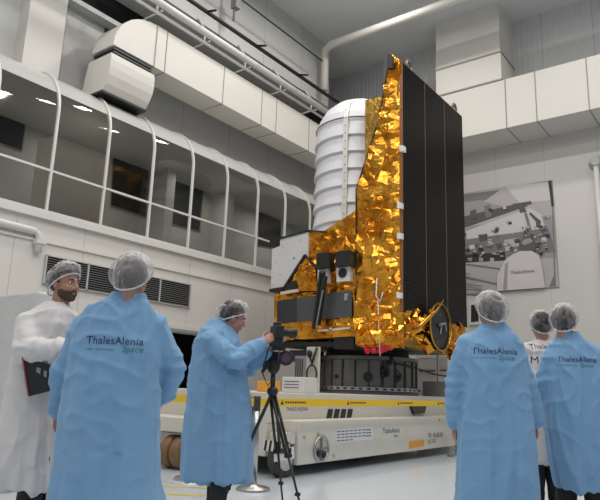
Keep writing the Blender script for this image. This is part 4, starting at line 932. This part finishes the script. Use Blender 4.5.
def person(label, group, D, head_px, face, tilt, hk, cap, hairm, coatm, rings, armsL, armsR, folds, seed, leg_px, arm_r=(.088, .072, .062), hands=None, beard=False, text=(), stance=.1, bits=True):
    hc = K(head_px[0], head_px[1], D); foot = K(leg_px, -.001, D)
    foot = Vector((foot.x, foot.y, 0)); root = thing('person', label, 'person', foot)
    if group: root['group'] = group
    A1 = [K(x, y, D+dd) for x, y, dd in armsL]; A2 = [K(x, y, D+dd) for x, y, dd in armsR]
    Mx = frame(hc, face, tilt); mb = MB()
    head(mb, Mx, hk)
    nb = Mx @ Vector((0, -.03, -.20)); sh = (A1[0]+A2[0])/2; hipc = Vector((foot.x, foot.y, .95)); 
    chest = sh.lerp(hipc, .25)
    mb.chain([nb, chest, sh.lerp(hipc, .65), hipc], [.062, .115, .105, .11], sub=3, seg=24)
    f2 = Vector(face); f2.z = 0; f2.normalize(); rr = f2.cross(UP)
    for s_ in (-1, 1):
        hip = hipc+rr*s_*.075; kn = foot+rr*s_*(stance*.75)+f2*.02+UP*.48; an = foot+rr*s_*stance*.9+UP*.09
        mb.chain([hip, kn, an], [.082, .055, .036], sub=3, seg=20); mb.chain([an-UP*.04-f2*.02, an-UP*.045+f2*.13], [.036, .03], sub=2)
    for i, A in enumerate((A1, A2)):
        mb.chain([sh.lerp(A[0], .55)]+A, [.06, .055, .040, .027], sub=3, seg=18)
        e, w_ = A[-2], A[-1]
        hd_ = hands[i] if hands else ((w_-e), (w_-e).cross(f2)*(1 if i else -1), f2, .5)
        hand(mb, w_+(w_-e).normalized()*.035, *hd_)
    out = remesh(mb, .006, 3, .4); out.m(M['skin'])
    body = out.build('body', parent=root)
    face_bits(body, Mx, hk, hairm, beard); hair_and_cap(body, Mx, hk, hairm, size=cap, seed=seed)
    c = coat_mesh(rings, D, (A1, A2), folds, seed, arm_r); c.m(coatm)
    bvh = BVHTree.FromBMesh(c.bm); ct = c.build('coat', parent=body)
    # cuffs, trousers, shoes
    for A in (A1, A2):
        e, w_ = A[-2], A[-1]; d_ = (w_-e).normalized(); mb = MB(); mb.m(coatm).tube([w_+d_*.02, w_+d_*.055], [arm_r[2]*.86, arm_r[2]*.66], 24); mb.build('cuff', parent=ct)
    for s_ in (-1, 1):
        hip = hipc+rr*s_*.055-UP*.20; kn = foot+rr*s_*stance*.75+f2*.02+UP*.48; an = foot+rr*s_*stance*.9+UP*.10
        mb = MB(); mb.m(M['trouser']).chain([hip, kn, an], [.082, .078, .070], sub=3, seg=24); o2 = remesh(mb, .014, 4); o2.m(M['trouser']); 
        for v in o2.bm.verts: v.co += v.normal*.006*fbm(v.co*8)
        o2.build('trouser_leg', parent=body)
        mb = MB(); mb.chain([foot+rr*s_*stance*.9+UP*.052-f2*.05, foot+rr*s_*stance*.9+UP*.048+f2*.08, foot+rr*s_*stance*.9+UP*.04+f2*.16], [.048, .046, .036], sub=3); o2 = remesh(mb, .012, 2); o2.m(M['shoe_cover'])
        for v in o2.bm.verts: v.co.z = max(v.co.z, .003)
        o2.build('shoe', parent=body)
    if text:
        for tx, mt, px, py, wpx, it in text:
            h1 = bvh.ray_cast(CC, ray(px, py).normalized())[0]
            d1 = h1.dot(fr) if h1 else D-.15
            o_ = K(px, py, d1); k_ = (K(px+wpx, py, d1)-o_).length
            rt = _R.copy(); mb = MB()
            mb.m(mt); put_text(mb, tx, o_, rt, UP, width=k_, size=.1, italic=it, bvh=bvh)
            mb.build('coat_lettering', parent=ct)
    return root, body, ct
NV, TL = M['navy_ink'], M['teal_ink']
def logo(x, y, w_):
    return (('ThalesAlenia', NV, x, y, w_, 0), ('a Thales / Leonardo company', NV, x, y+w_*.105, w_*.50, 0), ('Space', TL, x+w_*.62, y+w_*.145, w_*.36, .25))
person('man in a pale blue coat seen from behind, between the bearded man and the photographer', None, 3.71, (132, 281), fr+_R*.1, .05, 1.06, (.115, .126, .130), M['hair_grey'], M['blue_coat'],
       [(-.30, 46, 166, .23), (480, 55, 159, .21), (420, 59, 160, .19), (380, 66, 159, .175), (345, 73, 161, .16), (325, 78, 160, .14), (312, 84, 157, .12), (305, 96, 152, .10), (299, 109, 148, .082), (293, 113, 147, .076)],
       [(88, 326, .03), (63, 375, .06), (59, 408, .18)], [(153, 326, .03), (174, 368, .08), (164, 394, .24)], .012, 1, 104, text=logo(86, 343.5, 57))
person('bearded man in a white coat and hair net beside a black clipboard', None, 4.12, (65, 284), _R*.9-fr*.42, .02, 1.0, (.100, .118, .112), M['hair_brown'], M['white_coat'],
       [(488, -2, 56, .2), (440, 2, 58, .2), (400, 9, 60, .2), (370, 14, 64, .19), (345, 19, 70, .185), (325, 24, 76, .18), (314, 29, 76, .15), (307, 38, 72, .10), (302, 44, 68, .075)],
       [(68, 325, .14), (72, 352, .05), (55, 356, -.22)], [(29, 325, -.10), (27, 350, -.22), (66, 350, -.26)], .012, 2, 32, beard=True, arm_r=(.09, .082, .07),
       hands=[((-.6*_R-UP*.5), -fr, UP, .6), (_R, -fr, UP, .6)])
pr, pb, pc = person('photographer in a pale blue coat in profile, bending to a camera on a tripod', None, 5.23, (233, 318), _R*.95+fr*.25, .30, 1.02, (.104, .124, .108), M['hair_dark'], M['blue_coat'],
       [(481, 180, 250, .17), (440, 182, 251, .18), (400, 187, 250, .18), (370, 190, 246, .19), (350, 193, 243, .19), (340, 196, 239, .19), (332, 200, 235, .16), (325, 205, 231, .11), (319, 210, 228, .078)],
       [(226, 340, .16), (248, 370, .14), (266, 352, .03)], [(211, 341, -.15), (236, 361, -.24), (259, 345, -.12)], .012, 3, 215,
       hands=[((_R+UP*.35), -UP, -fr, .5), ((_R*.9+UP*.62+fr*.2), (-fr*.9-_R*.2+UP*.3), UP, .55)], stance=.09)
person('person in a long pale blue coat seen from behind, both arms hanging straight down', None, 4.66, (491, 314), fr-_R*.05, .05, 1.05, (.114, .124, .128), M['hair_grey'], M['blue_coat'],
       [(-.22, 452, 541, .21), (500, 457, 537, .2), (440, 459, 534, .19), (400, 461, 529, .175), (360, 463, 524, .16), (343, 466, 521, .14), (335, 470, 517, .12), (329, 477, 509, .09), (323, 481, 503, .076)],
       [(466, 344, .03), (456, 385, .05), (455, 421, .1)], [(512, 345, .03), (527, 385, .05), (533, 418, .1)], .013, 4, 496, arm_r=(.076, .072, .068), text=logo(471.5, 353.5, 44))
person('person in a white coat mostly hidden between two people in pale blue coats', None, 5.52, (541, 327), fr+_R*.1, .05, .97, (.104, .116, .114), M['hair_dark'], M['white_coat'],
       [(463, 522, 568, .18), (430, 523, 566, .18), (390, 524, 564, .17), (360, 524, 562, .15), (349, 527, 560, .13), (343, 531, 556, .10), (339, 536, 551, .07), (336, 537, 550, .065)],
       [(529, 352, 0), (521, 385, 0), (525, 410, .15)], [(557, 352, 0), (565, 385, 0), (562, 410, .15)], .01, 5, 548, text=(('ThalesAlenia', M['black'], 530, 348.5, 36, 0), ('M', M['black'], 530, 363, 6, 0)))
person('person in a shorter pale blue coat with elbows out, black trousers below the hem', None, 4.91, (564, 324), fr+_R*.5, .05, 1.0, (.110, .124, .124), M['hair_dark'], M['blue_coat'],
       [(489, 557, 612, .18), (460, 550, 611, .2), (425, 545, 609, .2), (395, 544, 606, .185), (370, 543, 603, .165), (353, 546, 598, .14), (345, 550, 593, .12), (338, 556, 583, .09), (332, 558, 577, .078)],
       [(554, 358, 0), (543, 385, .03), (553, 394, .2)], [(594, 357, 0), (605, 382, 0), (596, 396, .2)], .013, 6, 583, text=logo(556.5, 361.5, 38), stance=.12)
# binder held by the bearded man
t = thing('clipboard', 'black clipboard of papers held under the arm of the bearded man', 'clipboard', K(36, 375, 3.86))
q = [K(21.5, 353.5, 3.84), K(50, 366, 3.84), K(49, 391, 3.84), K(28, 396.5, 3.84)]
MB().m(M['black']).prism(q, fr*.02).build('board', parent=t)
mb = MB(); mb.m(M['pan_grey']).prism([K(37, 367, 3.835), K(41, 368.5, 3.835), K(40, 374, 3.835), K(36, 372, 3.835)], fr*.004).prism([K(44, 370, 3.835), K(47, 371.5, 3.835), K(46.5, 378, 3.835), K(43.5, 376, 3.835)], fr*.004)
mb.m(mat('red_edge', (.3, .05, .05), .5)).bar(K(22.5, 357, 3.835), K(28.5, 396, 3.835), .008); mb.build('clipped_print', parent=t)
